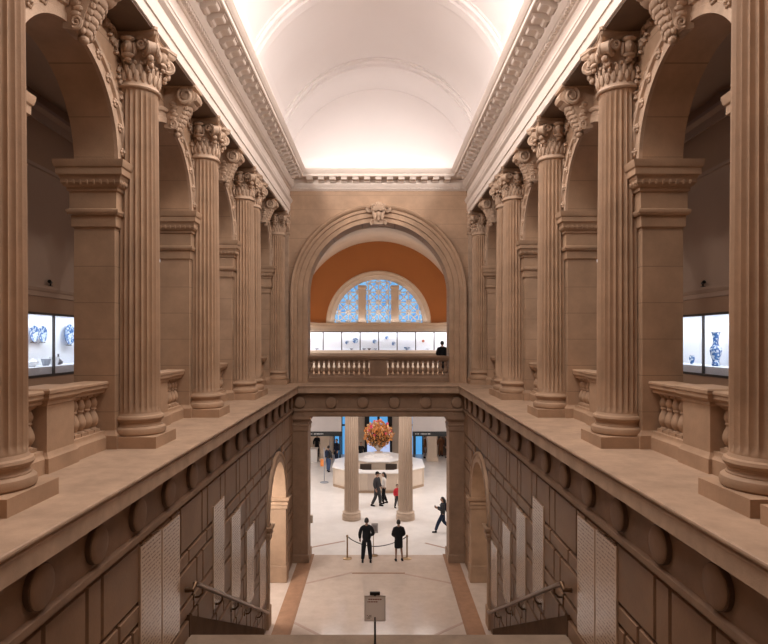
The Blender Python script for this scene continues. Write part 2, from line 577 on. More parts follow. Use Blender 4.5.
def arcade(s):
    mb = MB()
    y_prev = -4.0
    top = 14.03
    for c, r in BAYS + [(None, None)]:
        a = (c - r) if c else YB + 1.0
        # pier
        mb.box(s * XA, s * XB, y_prev, a, ZL, top)
        if c is None:
            break
        n = 28
        arc = [(c - r * cos(PI * i / n), SPR + r * sin(PI * i / n)) for i in range(n + 1)]
        for x in (XA, XB):
            rows = [[(s * x, y, z) for y, z in arc], [(s * x, y, top) for y, z in arc]]
            mb.grid(rows)
        mb.grid([[(s * XA, y, z) for y, z in arc], [(s * XB, y, z) for y, z in arc]])
        y_prev = c + r
    o = struct(mb.build('wall_%s_arcade' % SIDE[s], M_ASH, angle=25))
    # imposts and bases on the piers
    y_prev = 3.0
    for i, (c, r) in enumerate(BAYS + [(None, None)]):
        a = (c - r) if c else YB - 0.02
        b0 = y_prev

        def ring(prof, a=a, b0=b0):
            q = MB()
            rows = []
            for p, z in prof:
                x0, x1 = XA - p, XB + p
                rows.append([(s * x0, b0 - p, z), (s * x1, b0 - p, z), (s * x1, a + p, z), (s * x0, a + p, z)])
            q.grid(rows, cu=True)
            return q
        dz = SPR - 11.87
        q = ring([(p_, z_ + dz) for p_, z_ in [(0, 10.78), (0.03, 10.80), (0.035, 10.98), (0.07, 10.99), (0.09, 11.03), (0.09, 11.07), (0.05, 11.09), (0.05, 11.36), (0.08, 11.38), (0.08, 11.43), (0.12, 11.45), (0.15, 11.50), (0.15, 11.55), (0.17, 11.60), (0.20, 11.62), (0.20, 11.72), (0.22, 11.74), (0.235, 11.80), (0.24, 11.85), (0.0, 11.87)]])
        # egg row
        yy = b0 - 0.1
        while yy < a + 0.12:
            q.ell((s * (XA - 0.13), yy, 11.42), (0.035, 0.035, 0.05), 6, 5)
            yy += 0.11
        xx = XA - 0.05
        while xx < XB + 0.1:
            q.ell((s * xx, b0 - 0.13, 11.42), (0.035, 0.035, 0.05), 6, 5)
            q.ell((s * xx, a + 0.13, 11.42), (0.035, 0.035, 0.05), 6, 5)
            xx += 0.11
        q.build('impost', M_STONE, o, angle=25)
        q = ring([(0.06, ZL), (0.06, ZL + 0.22), (0.045, ZL + 0.235), (0.02, ZL + 0.26), (0.0, ZL + 0.30)])
        q.build('pier_base', M_STONE, o, angle=25)
        y_prev = (c + r) if c else 0
    # archivolts, rosettes, spandrel relief
    for c, r in BAYS:
        q = MB()
        prof = [(0.0, 0.0), (0.0, 0.06), (0.11, 0.06), (0.12, 0.045), (0.20, 0.045), (0.22, 0.09), (0.27, 0.1), (0.30, 0.07), (0.30, 0.0)]
        n = 40
        rows = [[(s * (XA - p), c - (r + d) * cos(PI * i / n), SPR + (r + d) * sin(PI * i / n)) for d, p in prof] for i in range(n + 1)]
        q.grid(rows)
        q.build('archivolt', M_CARVE, o, angle=25)
        for i in range(13):
            t = PI * (i + 0.5) / 13
            if abs(t - PI / 2) < 0.25:
                continue
            q = MB()
            cc = (s * (XA - 0.075), c - (r + 0.16) * cos(t), SPR + (r + 0.16) * sin(t))
            q.ell(cc, (0.05, 0.035, 0.035), 8, 5)
            for k in range(6):
                a = k * PI / 3
                q.ell((cc[0] + s * 0.01, cc[1] + 0.05 * cos(a), cc[2] + 0.05 * sin(a)), (0.03, 0.032, 0.032), 6, 5)
            q.build('rosette', M_CARVE, o)
        for d in (-1, 1):
            q = MB()
            rr = random.Random(int(c * 10) + d)
            base = (c + d * (r + 0.10), 13.45)
            for (dy, dz, rad, tr) in ((0.02, 0.25, 0.16, 1), (-0.22, 0.38, 0.12, -1), (0.10, -0.15, 0.13, -1), (0.16, -0.52, 0.09, 1), (-0.45, 0.5, 0.09, 1)):
                cen = (s * (XA - 0.03), base[0] + d * dy, base[1] + dz)
                q.spiral(cen, (0, d, 0), (0, 0, 1), rad, 0.02, 1.6 * tr, 0.032, 20, rr.random() * 6)
                for k in range(4):
                    a = rr.random() * 2 * PI
                    q.ell((cen[0], cen[1] + rad * 1.15 * cos(a), cen[2] + rad * 1.15 * sin(a)), (0.05, 0.06, 0.03), 6, 5, Matrix.Rotation(a, 3, 'X'))
            for k in range(7):
                t = 0.42 + 0.16 * k / 1.5
                q.ell((s * (XA - 0.03), c + d * (r + 0.38) * cos(t * 0.8 + 0.05), SPR + (r + 0.38) * sin(t * 0.8 + 0.05)), (0.05, 0.035, 0.075), 6, 5, Matrix.Rotation(d * t * 0.8, 3, 'X'))
            q.build('spandrel_relief', M_CARVE, o)
    return o


for s in (-1, 1):
    arcade(s)

# ------------------------------------------------------------------ structure: galleries behind the arcades
XG = 8.5
for s in (-1, 1):
    mb = MB().box(s * XG, s * (XG + 0.15), 3.0, 13.0 - 0.3, ZL, 15.0)
    # gallery outer wall with an opening for the display case (y 12.7-17.2, z 7.9-9.5)
    mb = MB()
    c0, c1, z0, z1 = 12.7, 18.7, 7.93, 9.50
    mb.box(s * XG, s * (XG + 0.15), 2.0, c0, ZL, 15.0).box(s * XG, s * (XG + 0.15), c1, 26.0, ZL, 15.0)
    mb.box(s * XG, s * (XG + 0.15), c0, c1, ZL, z0).box(s * XG, s * (XG + 0.15), c0, c1, z1, 15.0)
    mb.box(s * XB, s * (XG + 0.15), 1.9, 2.0, ZL, 15.0).box(s * XB, s * (XG + 0.15), 26.0, 26.1, ZL, 15.0)
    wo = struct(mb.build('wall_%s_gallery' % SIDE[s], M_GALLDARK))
    q = MB()
    for prof in ([(0, 9.92), (0.05, 9.94), (0.05, 10.05), (0.10, 10.08), (0.14, 10.14), (0.14, 10.2), (0, 10.22)],
                 [(0, 13.1), (0.06, 13.12), (0.06, 13.2), (0, 13.22)], [(0, 14.3), (0.05, 14.3), (0.07, 14.5), (0.2, 14.56), (0.2, 14.66), (0, 14.7)]):
        q.grid([[(s * (XG - p), 2.0, z), (s * (XG - p), 26.0, z)] for p, z in prof])
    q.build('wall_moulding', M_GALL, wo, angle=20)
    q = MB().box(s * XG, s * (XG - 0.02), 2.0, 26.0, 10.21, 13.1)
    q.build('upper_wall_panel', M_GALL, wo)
    struct(MB().box(s * XB, s * XG, 2.0, 26.0, 15.0, 15.1).build('ceiling_%s_gallery' % SIDE[s], M_GALL))
    struct(MB().box(s * XB, s * (XG + 0.6), 2.0, 26.0, ZL - 0.3, ZL).build('floor_%s_gallery' % SIDE[s], M_FLOOR))

# ------------------------------------------------------------------ structure: ledges, beam and lower frieze
YF = 23.75                   # face of the beam under the balcony
mb = MB()
usweep(mb, [(-1.62, ZL), (0.26, ZL), (0.275, ZL - 0.01), (0.28, ZL - 0.03), (0.275, ZL - 0.05), (0.24, ZL - 0.055), (0.235, ZL - 0.075), (0.25, ZL - 0.09), (0.25, ZL - 0.105), (0.245, ZL - 0.115), (0.245, ZL - 0.30), (0.22, ZL - 0.305)], XW, YF)
ledge = struct(mb.build('trim_4', M_LEDGE, angle=22))
mb = MB()
usweep(mb, [(0.22, ZL - 0.305), (0.08, ZL - 0.31), (0.08, ZL - 0.35), (0.0, ZL - 0.37), (0.0, 6.13), (0.02, 6.12), (0.055, 6.10), (0.06, 6.06), (0.06, 6.03), (0.03, 6.02), (0.03, 5.99), (0.0, 5.97), (-0.25, 5.97)], XW, YF)
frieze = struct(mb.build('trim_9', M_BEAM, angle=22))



def boss(c, axis):
    q = MB()
    prof = [(0.222, 0), (0.222, 0.07), (0.212, 0.08), (0.15, 0.09), (0.05, 0.096), (0.001, 0.097)]
    q.lathe(prof, n=28)
    if axis == 'y':
        M = Matrix.Translation(c) @ Matrix.Rotation(PI / 2, 4, 'X')
    else:
        M = Matrix.Translation(c) @ Matrix.Rotation(PI / 2 * (1 if axis == '+x' else -1), 4, 'Y')
    q.xf(M)
    o = q.build('round_boss', M_BEAM, frieze)
    MB().lathe([(0.215, 0), (0.232, 0.004), (0.232, 0.058), (0.215, 0.062)], n=28).xf(M).build('rim_shade', M_RIM, o)  # dark ring paints the shade on the boss edge
    return o


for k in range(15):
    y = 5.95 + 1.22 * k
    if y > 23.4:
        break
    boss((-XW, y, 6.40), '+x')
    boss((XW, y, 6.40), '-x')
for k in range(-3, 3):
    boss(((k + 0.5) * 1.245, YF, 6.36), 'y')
# beam mass behind, bridge slab
mb = MB().box(-XW + 0.0, XW, YF + 0.002, 30.4, 5.84, ZL - 0.002)
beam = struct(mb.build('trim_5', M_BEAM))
q = MB().box(-2.95, 2.95, YF - 0.06, YF + 0.3, 5.80, 5.97)
q.build('beam_moulding', M_BEAM, beam, bevel=0.02)

# ------------------------------------------------------------------ structure: lower walls with rustic blocks
DW = (20.25, 1.6, 3.1)       # doorway centre, radius, spring


def lower_wall(s):
    mb = MB()
    c, r, sp = DW
    T0, T1 = XW + 0.045, XW + 0.75
    n = 24
    arc = [(c - r * cos(PI * i / n), sp + r * sin(PI * i / n)) for i in range(n + 1)]
    mb.box(s * T0, s * T1, -4, c - r, 0, 5.98).box(s * T0, s * T1, c + r, YF + 0.3, 0, 5.98)
    for x in (T0, T1):
        mb.grid([[(s * x, y, z) for y, z in arc], [(s * x, y, 5.98) for y, z in arc]])
    mb.grid([[(s * T0, y, z) for y, z in arc], [(s * T1, y, z) for y, z in arc]])
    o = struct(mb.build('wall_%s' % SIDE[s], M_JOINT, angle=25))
    # blocks
    q = MB()
    rr = random.Random(11)
    heights = [0.86, 0.30, 0.62, 0.30, 0.74, 0.30, 0.62, 0.30, 0.86, 0.30, 0.78]
    z1 = 5.965
    g = 0.02

    def block(y0, y1, z0, z1):
        if y1 - y0 < 0.07 or z1 - z0 < 0.05:
            return
        e = 0.022
        q.add([(s * T0, y0 + g, z0 + g), (s * T0, y1 - g, z0 + g), (s * T0, y1 - g, z1 - g), (s * T0, y0 + g, z1 - g),
               (s * XW, y0 + g + e, z0 + g + e), (s * XW, y1 - g - e, z0 + g + e), (s * XW, y1 - g - e, z1 - g - e), (s * XW, y0 + g + e, z1 - g - e)],
              [(4, 5, 6, 7), (0, 1, 5, 4), (1, 2, 6, 5), (2, 3, 7, 6), (3, 0, 4, 7)])
    for ci, h in enumerate(heights):
        z0 = max(0.0, z1 - h)
        y = -1.0 - rr.random() * 0.6
        k = 0
        while y < YF:
            if h > 0.5:
                L = (1.15, 0.36, 0.95, 0.42)[k % 4] * (0.9 + 0.2 * rr.random())
            else:
                L = (0.95, 1.25, 0.6)[k % 3] * (0.9 + 0.2 * rr.random())
            y2 = min(y + L, YF + 0.1)
            # leave the doorway and its surround free
            ext = r + 0.34
            zt = sp + ext
            if z0 < zt and y2 > c - ext and y < c + ext:
                zm = max(z0, sp)
                hw = ext if z0 < sp else math.sqrt(max(0, ext * ext - (z0 - sp) ** 2))
                if y < c - hw:
                    block(y, min(y2, c - hw), z0, z1)
                if y2 > c + hw:
                    block(max(y, c + hw), y2, z0, z1)
            else:
                block(y, y2, z0, z1)
            y = y2
            k += 1
        z1 = z0
        if z1 <= 0:
            break
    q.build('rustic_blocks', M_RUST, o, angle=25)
    # doorway surround: archivolt, imposts, jambs
    q = MB()
    prof = [(-0.02, -0.74), (-0.02, 0.03), (0.12, 0.03), (0.13, 0.015), (0.24, 0.015), (0.26, 0.05), (0.32, 0.05), (0.34, 0.0), (0.34, -0.05)]
    pth = [(c - r, 0.0), (c - r, sp)]
    rows = []
    n = 36
    rows.append([(s * (XW - p), c - r - d, 0.0) for d, p in prof])
    for i in range(n + 1):
        t = PI * i / n
        rows.append([(s * (XW - p), c - (r + d) * cos(t), sp + (r + d) * sin(t)) for d, p in prof])
    rows.append([(s * (XW - p), c + r + d, 0.0) for d, p in prof])
    q.grid(rows)
    q.build('door_surround', M_STONE, o, angle=25)
    for e in (-1, 1):
        q = MB()
        y0 = c + e * r
        rows = []
        for p, z in [(-0.03, sp - 0.42), (0.02, sp - 0.40), (0.02, sp - 0.28), (0.05, sp - 0.26), (0.05, sp - 0.2), (0.02, sp - 0.18), (0.02, sp - 0.14), (0.08, sp - 0.1), (0.1, sp - 0.02), (0.1, sp), (0, sp + 0.01)]:
            p += 0.035
            rows.append([(s * (XW + 0.72), y0 - e * p, z), (s * (XW - 0.03 - p), y0 - e * p, z), (s * (XW - 0.03 - p), y0 + e * (0.34 + p * 0.5), z), (s * (XW + 0.05), y0 + e * (0.34 + p * 0.5), z)])
        q.grid(rows)
        q.build('door_impost', M_STONE, o, angle=25)
        q = MB()
        ya, yb2 = sorted((y0 - e * 0.05, y0 + e * 0.42))
        q.box(s * (XW - 0.07), s * (XW + 0.72), ya, yb2, 0, 0.62)
        q.build('door_plinth', M_STONE, o, bevel=0.02)
    # corridor behind the doorway
    q = MB().box(s * 7.9, s * 8.0, 17.5, 23.2, 0, 5.2).box(s * T1, s * 8.0, 17.4, 17.5, 0, 5.2).box(s * T1, s * 8.0, 23.2, 23.3, 0, 5.2).box(s * T1, s * 8.0, 17.5, 23.2, 5.1, 5.2)
    q2 = struct(q.build('wall_%s_corridor' % SIDE[s], M_PLASTER if s < 0 else M_STONE))
    return o


for s in (-1, 1):
    lower_wall(s)

# piers carrying the beam (front corners of the opening)
for s in (-1, 1):
    mb = MB()
    x0, x1, y0, y1 = 2.80, 3.46, YF + 0.05, YF + 1.0
    mb.box(s * x0, s * x1, y0, y1, 0, 5.84)
    o = struct(mb.build('trim_%d' % (6 if s < 0 else 7), M_BEAM, bevel=0.02))
    q = MB()
    rows = []
    for p, z in [(0, 5.22), (0.03, 5.23), (0.03, 5.40), (0.05, 5.42), (0.05, 5.48), (0.02, 5.50), (0.02, 5.58), (0.06, 5.61), (0.10, 5.68), (0.12, 5.70), (0.12, 5.80), (0.12, 5.842)]:
        rows.append([(s * (x0 - p), y0 - p, z), (s * (x1 + 0.05), y0 - p, z), (s * (x1 + 0.05), y1 + p, z), (s * (x0 - p), y1 + p, z)])
    q.grid(rows, cu=True)
    q.build('pier_capital', M_BEAM, o, angle=25)
    q = MB().box(s * (x0 - 0.05), s * (x1 + 0.02), y0 - 0.07, y1 + 0.05, 0, 0.32).build('pier_base', M_BEAM, o, bevel=0.02)

# ------------------------------------------------------------------ structure: back wall with the great arch
ZS, RA = 10.79, 2.95
mb = MB()
n = 48
arc = [(RA * cos(PI - PI * i / n), ZS + RA * sin(PI * i / n)) for i in range(n + 1)]
TOPB = 15.9
for y in (YB, YB + 1.0):
    mb.grid([[(x, y, z) for x, z in arc], [(x, y, TOPB) for x, z in arc]])
    for s in (-1, 1):
        mb.add([(s * RA, y, ZL), (s * 5.1, y, ZL), (s * 5.1, y, TOPB), (s * RA, y, TOPB)], [(0, 1, 2, 3)])
rows = [[(-RA, y, ZL) for y in (YB, YB + 1.0)]] + [[(x, y, z) for y in (YB, YB + 1.0)] for x, z in arc] + [[(RA, y, ZL) for y in (YB, YB + 1.0)]]
mb.grid(rows)
wall_back = struct(mb.build('wall_back', M_ASH, angle=25))
q = MB()
prof = [(0.0, 0.0), (0.0, 0.05), (0.16, 0.05), (0.165, 0.03), (0.19, 0.03), (0.20, 0.10), (0.38, 0.10), (0.385, 0.075), (0.41, 0.075), (0.42, 0.15), (0.54, 0.15), (0.56, 0.21), (0.62, 0.26), (0.68, 0.27), (0.71, 0.2), (0.74, 0.0)]
rows = [[(-RA - d, YB - p, ZL) for d, p in prof]]
for i in range(n + 1):
    t = PI * i / n
    rows.append([(-(RA + d) * cos(t), YB - p, ZS + (RA + d) * sin(t)) for d, p in prof])
rows.append([(RA + d, YB - p, ZL) for d, p in prof])
q.grid(rows)
q.build('archivolt', M_STONE, wall_back, angle=22)
# corner pilasters beside the end columns
for s in (-1, 1):
    q = MB().box(s * 3.73, s * 3.93, YB - 0.12, YB, ZL, 13.25)
    for xx in (3.77, 3.83, 3.89):
        q.box(s * (xx - 0.012), s * (xx + 0.012), YB - 0.14, YB - 0.12, ZL + 0.6, 13.1)
    q.box(s * 3.68, s * 3.97, YB - 0.2, YB, ZL, ZL + 0.2).box(s * 3.70, s * 3.95, YB - 0.17, YB, ZL + 0.2, ZL + 0.5)
    q.box(s * 3.69, s * 3.96, YB - 0.17, YB, 13.22, 13.3)
    for k in range(4):
        q.ell((s * (3.72 + 0.07 * k), YB - 0.16, 13.48), (0.04, 0.05, 0.16), 8, 6)
    q.spiral((s * 3.76, YB - 0.2, 13.86), (1, 0, 0), (0, 0, 1), 0.11, 0.02, 1.7, 0.035)
    q.spiral((s * 3.9, YB - 0.2, 13.86), (-1, 0, 0), (0, 0, 1), 0.11, 0.02, 1.7, 0.035)
    q.box(s * 3.64, s * 4.0, YB - 0.24, YB, 14.0, 14.13)
    q.build('corner_pilaster', M_CARVE, wall_back)

# near end of the hall, behind the camera
struct(MB().box(-5.1, 5.1, -4.2, -4.0, ZL, 19.4).build('wall_front', M_ASH))

# ------------------------------------------------------------------ structure: floors and stairs
mb = MB().box(-8, 8, 10.0, YF + 0.9, -0.2, 0)
floor = struct(mb.build('floor', M_FLOOR))
struct(MB().box(-14, 14, YF + 0.9, 47, -0.2, 0).build('floor_great_hall', M_HALLFLOOR))
inl = MB()
for s in (-1, 1):
    q = MB().box(s * 2.72, s * 3.22, 15.5, YF + 1.0, 0, 0.004)
    q.build('terracotta_band', M_TERRA, floor, smooth=False)
    q = MB().box(s * 2.64, s * 2.72, 15.5, YF + 1.0, 0, 0.005)
    q.build('dark_band', M_DARKINLAY, floor, smooth=False)


def strip(p0, p1, wd, m, z=0.004):
    a, b = Vector((*p0, 0)), Vector((*p1, 0))
    d = (b - a).normalized()
    nn = Vector((-d.y, d.x, 0)) * wd / 2
    MB().add([a - nn, a + nn, b + nn, b - nn, a - nn + Vector((0, 0, z)), a + nn + Vector((0, 0, z)), b + nn + Vector((0, 0, z)), b - nn + Vector((0, 0, z))],
             [(0, 1, 2, 3), (4, 5, 6, 7), (0, 1, 5, 4), (1, 2, 6, 5), (2, 3, 7, 6), (3, 0, 4, 7)]).build('inlay_strip', m, floor, smooth=False)


strip(FL(293, 622), FL(322, 636.5), 0.10, M_PINKINLAY)
strip(FL(465, 622), FL(432, 636.5), 0.10, M_PINKINLAY)
strip(FL(306, 583.5), FL(352, 572.5), 0.10, M_PINKINLAY)
strip(FL(452, 583.5), FL(405, 574), 0.10, M_PINKINLAY)
strip(FL(352, 573.2), FL(405, 573.2), 0.10, M_DARKINLAY)
strip(FL(308, 548), FL(345, 541), 0.12, M_PINKINLAY)
strip(FL(449, 549), FL(425, 543), 0.12, M_PINKINLAY)

# landing and flights
ZD, YD0, YD1 = 3.57, 6.0, 10.7
mb = MB().box(-XW - 0.02, XW + 0.02, YD0 - 0.1, YD1, ZD - 0.3, ZD)
mb.box(-XW - 0.02, XW + 0.02, YD1, YD1 + 0.03, ZD - 0.05, ZD)
nr = 22
for k in range(1, nr):
    y = YD1 + (k - 1) * 0.306
    z = ZD - k * ZD / nr
    mb.box(-XW - 0.02, XW + 0.02, y - 0.02, y + 0.306, z - ZD / nr * 1.2, z - 0.04)
    mb.box(-XW - 0.02, XW + 0.02, y - 0.02, y + 0.336, z - 0.04, z)
nu = 21
for k in range(1, nu + 1):
    y = YD0 - k * 0.306
    z = ZD + k * (ZL - ZD) / nu
    mb.box(-XW - 0.02, XW + 0.02, y, y + 0.33, z - (ZL - ZD) / nu * 1.2, z)
mb.box(-XW - 0.02, XW + 0.02, -4.0, YD0 - nu * 0.306, ZL - 0.3, ZL)
stairs = struct(mb.build('floor_stairs', M_STEP, smooth=False))
# stone skirting following the lower flight
for s in (-1, 1):
    k = ZD / nr / 0.306
    q = MB()
    ya, yb2 = YD1 - 0.05, YD1 + 6.9
    za, zb = ZD + 0.03, ZD - k * 6.95

    def f(x):
        return lambda y, z: (s * x, y, z)
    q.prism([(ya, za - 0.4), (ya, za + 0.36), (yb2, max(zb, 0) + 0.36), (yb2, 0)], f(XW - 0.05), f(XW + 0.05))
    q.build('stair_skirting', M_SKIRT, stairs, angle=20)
    q = MB().box(s * (XW - 0.04), s * (XW + 0.05), YD0 - 0.1, YD1 - 0.05, ZD, ZD + 0.30)
    q.build('landing_skirting', M_RUST, stairs, bevel=0.015)

# ------------------------------------------------------------------ structure: great hall shell
YT = 44.0
mb = MB()
R2, Z2, Y2 = 3.67, 10.79, 30.0     # arch on the far side of the bridge
n = 40
arc = [(R2 * cos(PI - PI * i / n), Z2 + R2 * sin(PI * i / n)) for i in range(n + 1)]
for y in (Y2, Y2 + 0.9):
    mb.grid([[(x, y, z) for x, z in arc], [(x, y, 16.6) for x, z in arc]])
    for s in (-1, 1):
        mb.add([(s * R2, y, 5.84), (s * 14, y, 5.84), (s * 14, y, 16.6), (s * R2, y, 16.6)], [(0, 1, 2, 3)])
mb.grid([[(-R2, y, 5.84) for y in (Y2, Y2 + 0.9)]] + [[(x, y, z) for y in (Y2, Y2 + 0.9)] for x, z in arc] + [[(R2, y, 5.84) for y in (Y2, Y2 + 0.9)]])
struct(mb.build('wall_hall_near', M_FARSTONE, angle=25))
# bridge ceiling and sides between the two arches
mb = MB().box(-5.1, 5.1, YB + 1.0, Y2, 15.2, 15.3).box(-5.1, -5.0, YB + 1.0, Y2, ZL, 15.2).box(5.0, 5.1, YB + 1.0, Y2, ZL, 15.2)
struct(mb.build('ceiling_bridge', M_PLASTER))
# barrel over the centre of the great hall
RB, ZB = 5.85, 10.2
mb = MB()
n = 48
mb.grid([[(RB * cos(PI * i / n), y, ZB + RB * sin(PI * i / n)) for i in range(n + 1)] for y in (Y2 + 0.9, YT + 0.3)])
mb.box(-14, -RB, Y2 + 0.9, 46.6, ZB, ZB + 0.2).box(RB, 14, Y2 + 0.9, 46.6, ZB, ZB + 0.2)
struct(mb.build('ceiling_great_hall', M_FARSTONE, angle=25))
# tympanum wall, pierced by the lunette window
WR, WZ = 3.85, 10.03
mb = MB()
n = 48
inner = [(WR * cos(PI - PI * i / n), WZ + WR * sin(PI * i / n)) for i in range(n + 1)]
outer = [((RB + 0.1) * cos(PI - PI * i / n), ZB + (RB + 0.1) * sin(PI * i / n)) for i in range(n + 1)]
mb.grid([[(x, YT, z) for x, z in inner], [(x, YT, z) for x, z in outer]])
struct(mb.build('wall_tympanum', M_ORANGE))
mb = MB().box(-RB - 0.1, RB + 0.1, YT + 0.02, YT + 0.3, 9.42, 10.04)
mb.box(-14, 14, YT + 1.9, YT + 2.1, ZL, 10.2)
struct(mb.build('wall_balcony', M_FARSTONE))
q = MB()
q.grid([[(-RB, YT - p, z), (RB, YT - p, z)] for p, z in [(0, 9.40), (0.05, 9.42), (0.05, 9.60), (0.10, 9.64), (0.10, 9.82), (0.2, 9.88), (0.3, 9.98), (0.3, 10.06), (0, 10.07)]])
struct(q.build('trim_8', M_FARSTONE, angle=20))
# lunette window
win = bpy.data.objects.new('window_1', None)
COL.objects.link(win)
struct(win)
q = MB()
prof = [(0.0, 0.02), (0.0, -0.10), (0.10, -0.14), (0.16, -0.10), (0.34, -0.10), (0.40, 0.0), (0.58, 0.12), (0.62, 0.35)]
arc_band(q, [(d, YT + y) for d, y in prof], WR, WZ, n=56)
q.build('window_frame', M_FARSTONE, win, angle=25)
for s in (-1, 1):
    q = MB().box(s * 0.92, s * 1.46, YT - 0.05, YT + 0.35, WZ + 0.02, WZ + 2.8).box(s * 0.86, s * 1.52, YT - 0.1, YT + 0.35, WZ + 2.55, WZ + 2.74).box(s * 0.88, s * 1.5, YT - 0.08, YT + 0.35, WZ + 0.02, WZ + 0.22)
    q.build('mullion', M_FARSTONE, win, bevel=0.02)
RG = WR - 0.6
n = 40
MB().add([(RG * cos(PI * i / n), YT + 0.32, WZ + 0.06 + RG * sin(PI * i / n)) for i in range(n + 1)], [tuple(range(n + 1))]).build('pane', M_LUNETTE, win, smooth=False)
# pierced grille: octagonal rosettes of slim bars
q = MB()
cs = 0.74
yg = YT + 0.26


def inside(x, z):
    return x * x + z * z < (RG - 0.05) ** 2 and not (0.9 < abs(x) < 1.48) and z >= 0.04


def bar(x0, z0, x1, z1, r=0.05):
    if inside((x0 + x1) / 2, (z0 + z1) / 2):
        q.tube([(x0, yg, WZ + z0), (x1, yg, WZ + z1)], r, 5, False)


for i in range(-6, 6):
    for j in range(0, 6):
        x, z = (i + 0.5) * cs, j * cs + 0.08
        h = cs / 2
        bar(x - h, z, x + h, z)
        bar(x - h, z, x - h, z + cs)
        bar(x - h, z, x, z + h)
        bar(x, z + h, x + h, z + cs)
        bar(x - h, z + cs, x, z + h)
        bar(x, z + h, x + h, z)
        if inside(x, z + h):
            q.ell((x, yg, WZ + z + h), (0.09, 0.04, 0.09), 8, 5)
        if inside(x - h, z):
            q.tube([(x - h + 0.17 * cos(a * PI / 6), yg, WZ + z + 0.17 * sin(a * PI / 6)) for a in range(13)], 0.045, 5, False)
q.build('grille', M_GRILLE, win)
# far balcony
struct(MB().box(-14, 14, 38.5, YT + 2, ZL - 0.5, ZL).build('floor_balcony', M_STONE))
# far ground-floor wall
mb = MB().box(-14, -3.45, 46.2, 46.5, 0, ZL - 0.5).box(3.45, 14, 46.2, 46.5, 0, ZL - 0.5).box(-2.2, -1.05, 46.2, 46.5, 0, ZL - 0.5).box(1.05, 2.2, 46.2, 46.5, 0, ZL - 0.5)
mb.box(-3.45, 3.45, 46.2, 46.5, 5.2, ZL - 0.5)
struct(mb.build('wall_hall_far', M_FARSTONE))
for s in (-1, 1):
    struct(MB().box(s * 14, s * 14.2, YF + 0.9, 47, 0, ZB + 0.2).build('wall_hall_%s' % SIDE[s], M_FARSTONE))
    struct(MB().box(s * XW, s * 14, YF + 0.9, YF + 1.2, 0, 5.84).build('wall_hall_front_%s' % SIDE[s], M_FARSTONE))
struct(MB().box(-14, 14, YF + 1.2, Y2 + 0.9, 5.78, 5.84).build('ceiling_passage', M_PLASTER))
# entrance door (dark frame, blue daylight) and side lights
door = bpy.data.objects.new('door_1', None)
COL.objects.link(door)
struct(door)
q = MB()
for x in (-1.05, -0.09, 0.87):
    q.box(x, x + 0.18, 46.1, 46.3, 0, 5.2)
q.box(-1.05, 1.05, 46.1, 46.3, 2.1, 2.3).box(-1.05, -0.7, 46.12, 46.3, 2.3, 5.2).box(0.7, 1.05, 46.12, 46.3, 2.3, 5.2).box(-1.05, 1.05, 46.1, 46.3, 5.0, 5.2)
q.build('door_frame', M_BLACKPANEL, door)
MB().box(-1.0, 1.0, 46.32, 46.34, 2.2, 5.1).build('pane', M_SKYGLASS, door)
MB().box(-1.0, 1.0, 46.32, 46.34, 0, 2.2).build('pane', M_STREET, door)
for i, s in enumerate((-1, 1)):
    wn = bpy.data.objects.new('window_%d' % (4 + i), None)
    COL.objects.link(wn)
    struct(wn)
    q = MB()
    for x in (2.2, 2.78, 3.36):
        q.box(s * x, s * (x + 0.09), 46.15, 46.3, 0, 5.2)
    q.box(s * 2.2, s * 3.45, 46.15, 46.3, 2.2, 2.32)
    q.build('window_frame', M_BLACKPANEL, wn)
    MB().box(s * 2.25, s * 3.4, 46.32, 46.34, 0, 5.2).build('pane', M_SKYGLASS, wn)

# ================================================================== THINGS
# ------------------------------------------------------------------ fluted columns


def fluted(r0, r1, z0, z1, nf=24, rows=9, depth=0.135):
    mb = MB()
    rr = []
    per = 6
    zs = [(z0, 0.0), (z0 + 0.03, 0.0), (z0 + 0.11, 1.0)] + [(z0 + 0.11 + (z1 - z0 - 0.22) * i / rows, 1.0) for i in range(1, rows)] + [(z1 - 0.11, 1.0), (z1 - 0.03, 0.0), (z1, 0.0)]
    for z, k in zs:
        t = (z - z0) / (z1 - z0)
        r = r0 + (r1 - r0) * (t ** 1.5)
        row = []
        for i in range(nf * per):
            a = 2 * PI * i / (nf * per)
            u = (i % per) / per
            d = 0.0 if u < 0.14 else sin(PI * (u - 0.08) / 0.92) ** 0.75
            q = r * (1 - depth * k * d)
            row.append((q * cos(a), q * sin(a), z))
        rr.append(row)
    mb.grid(rr, cu=True)
    return mb


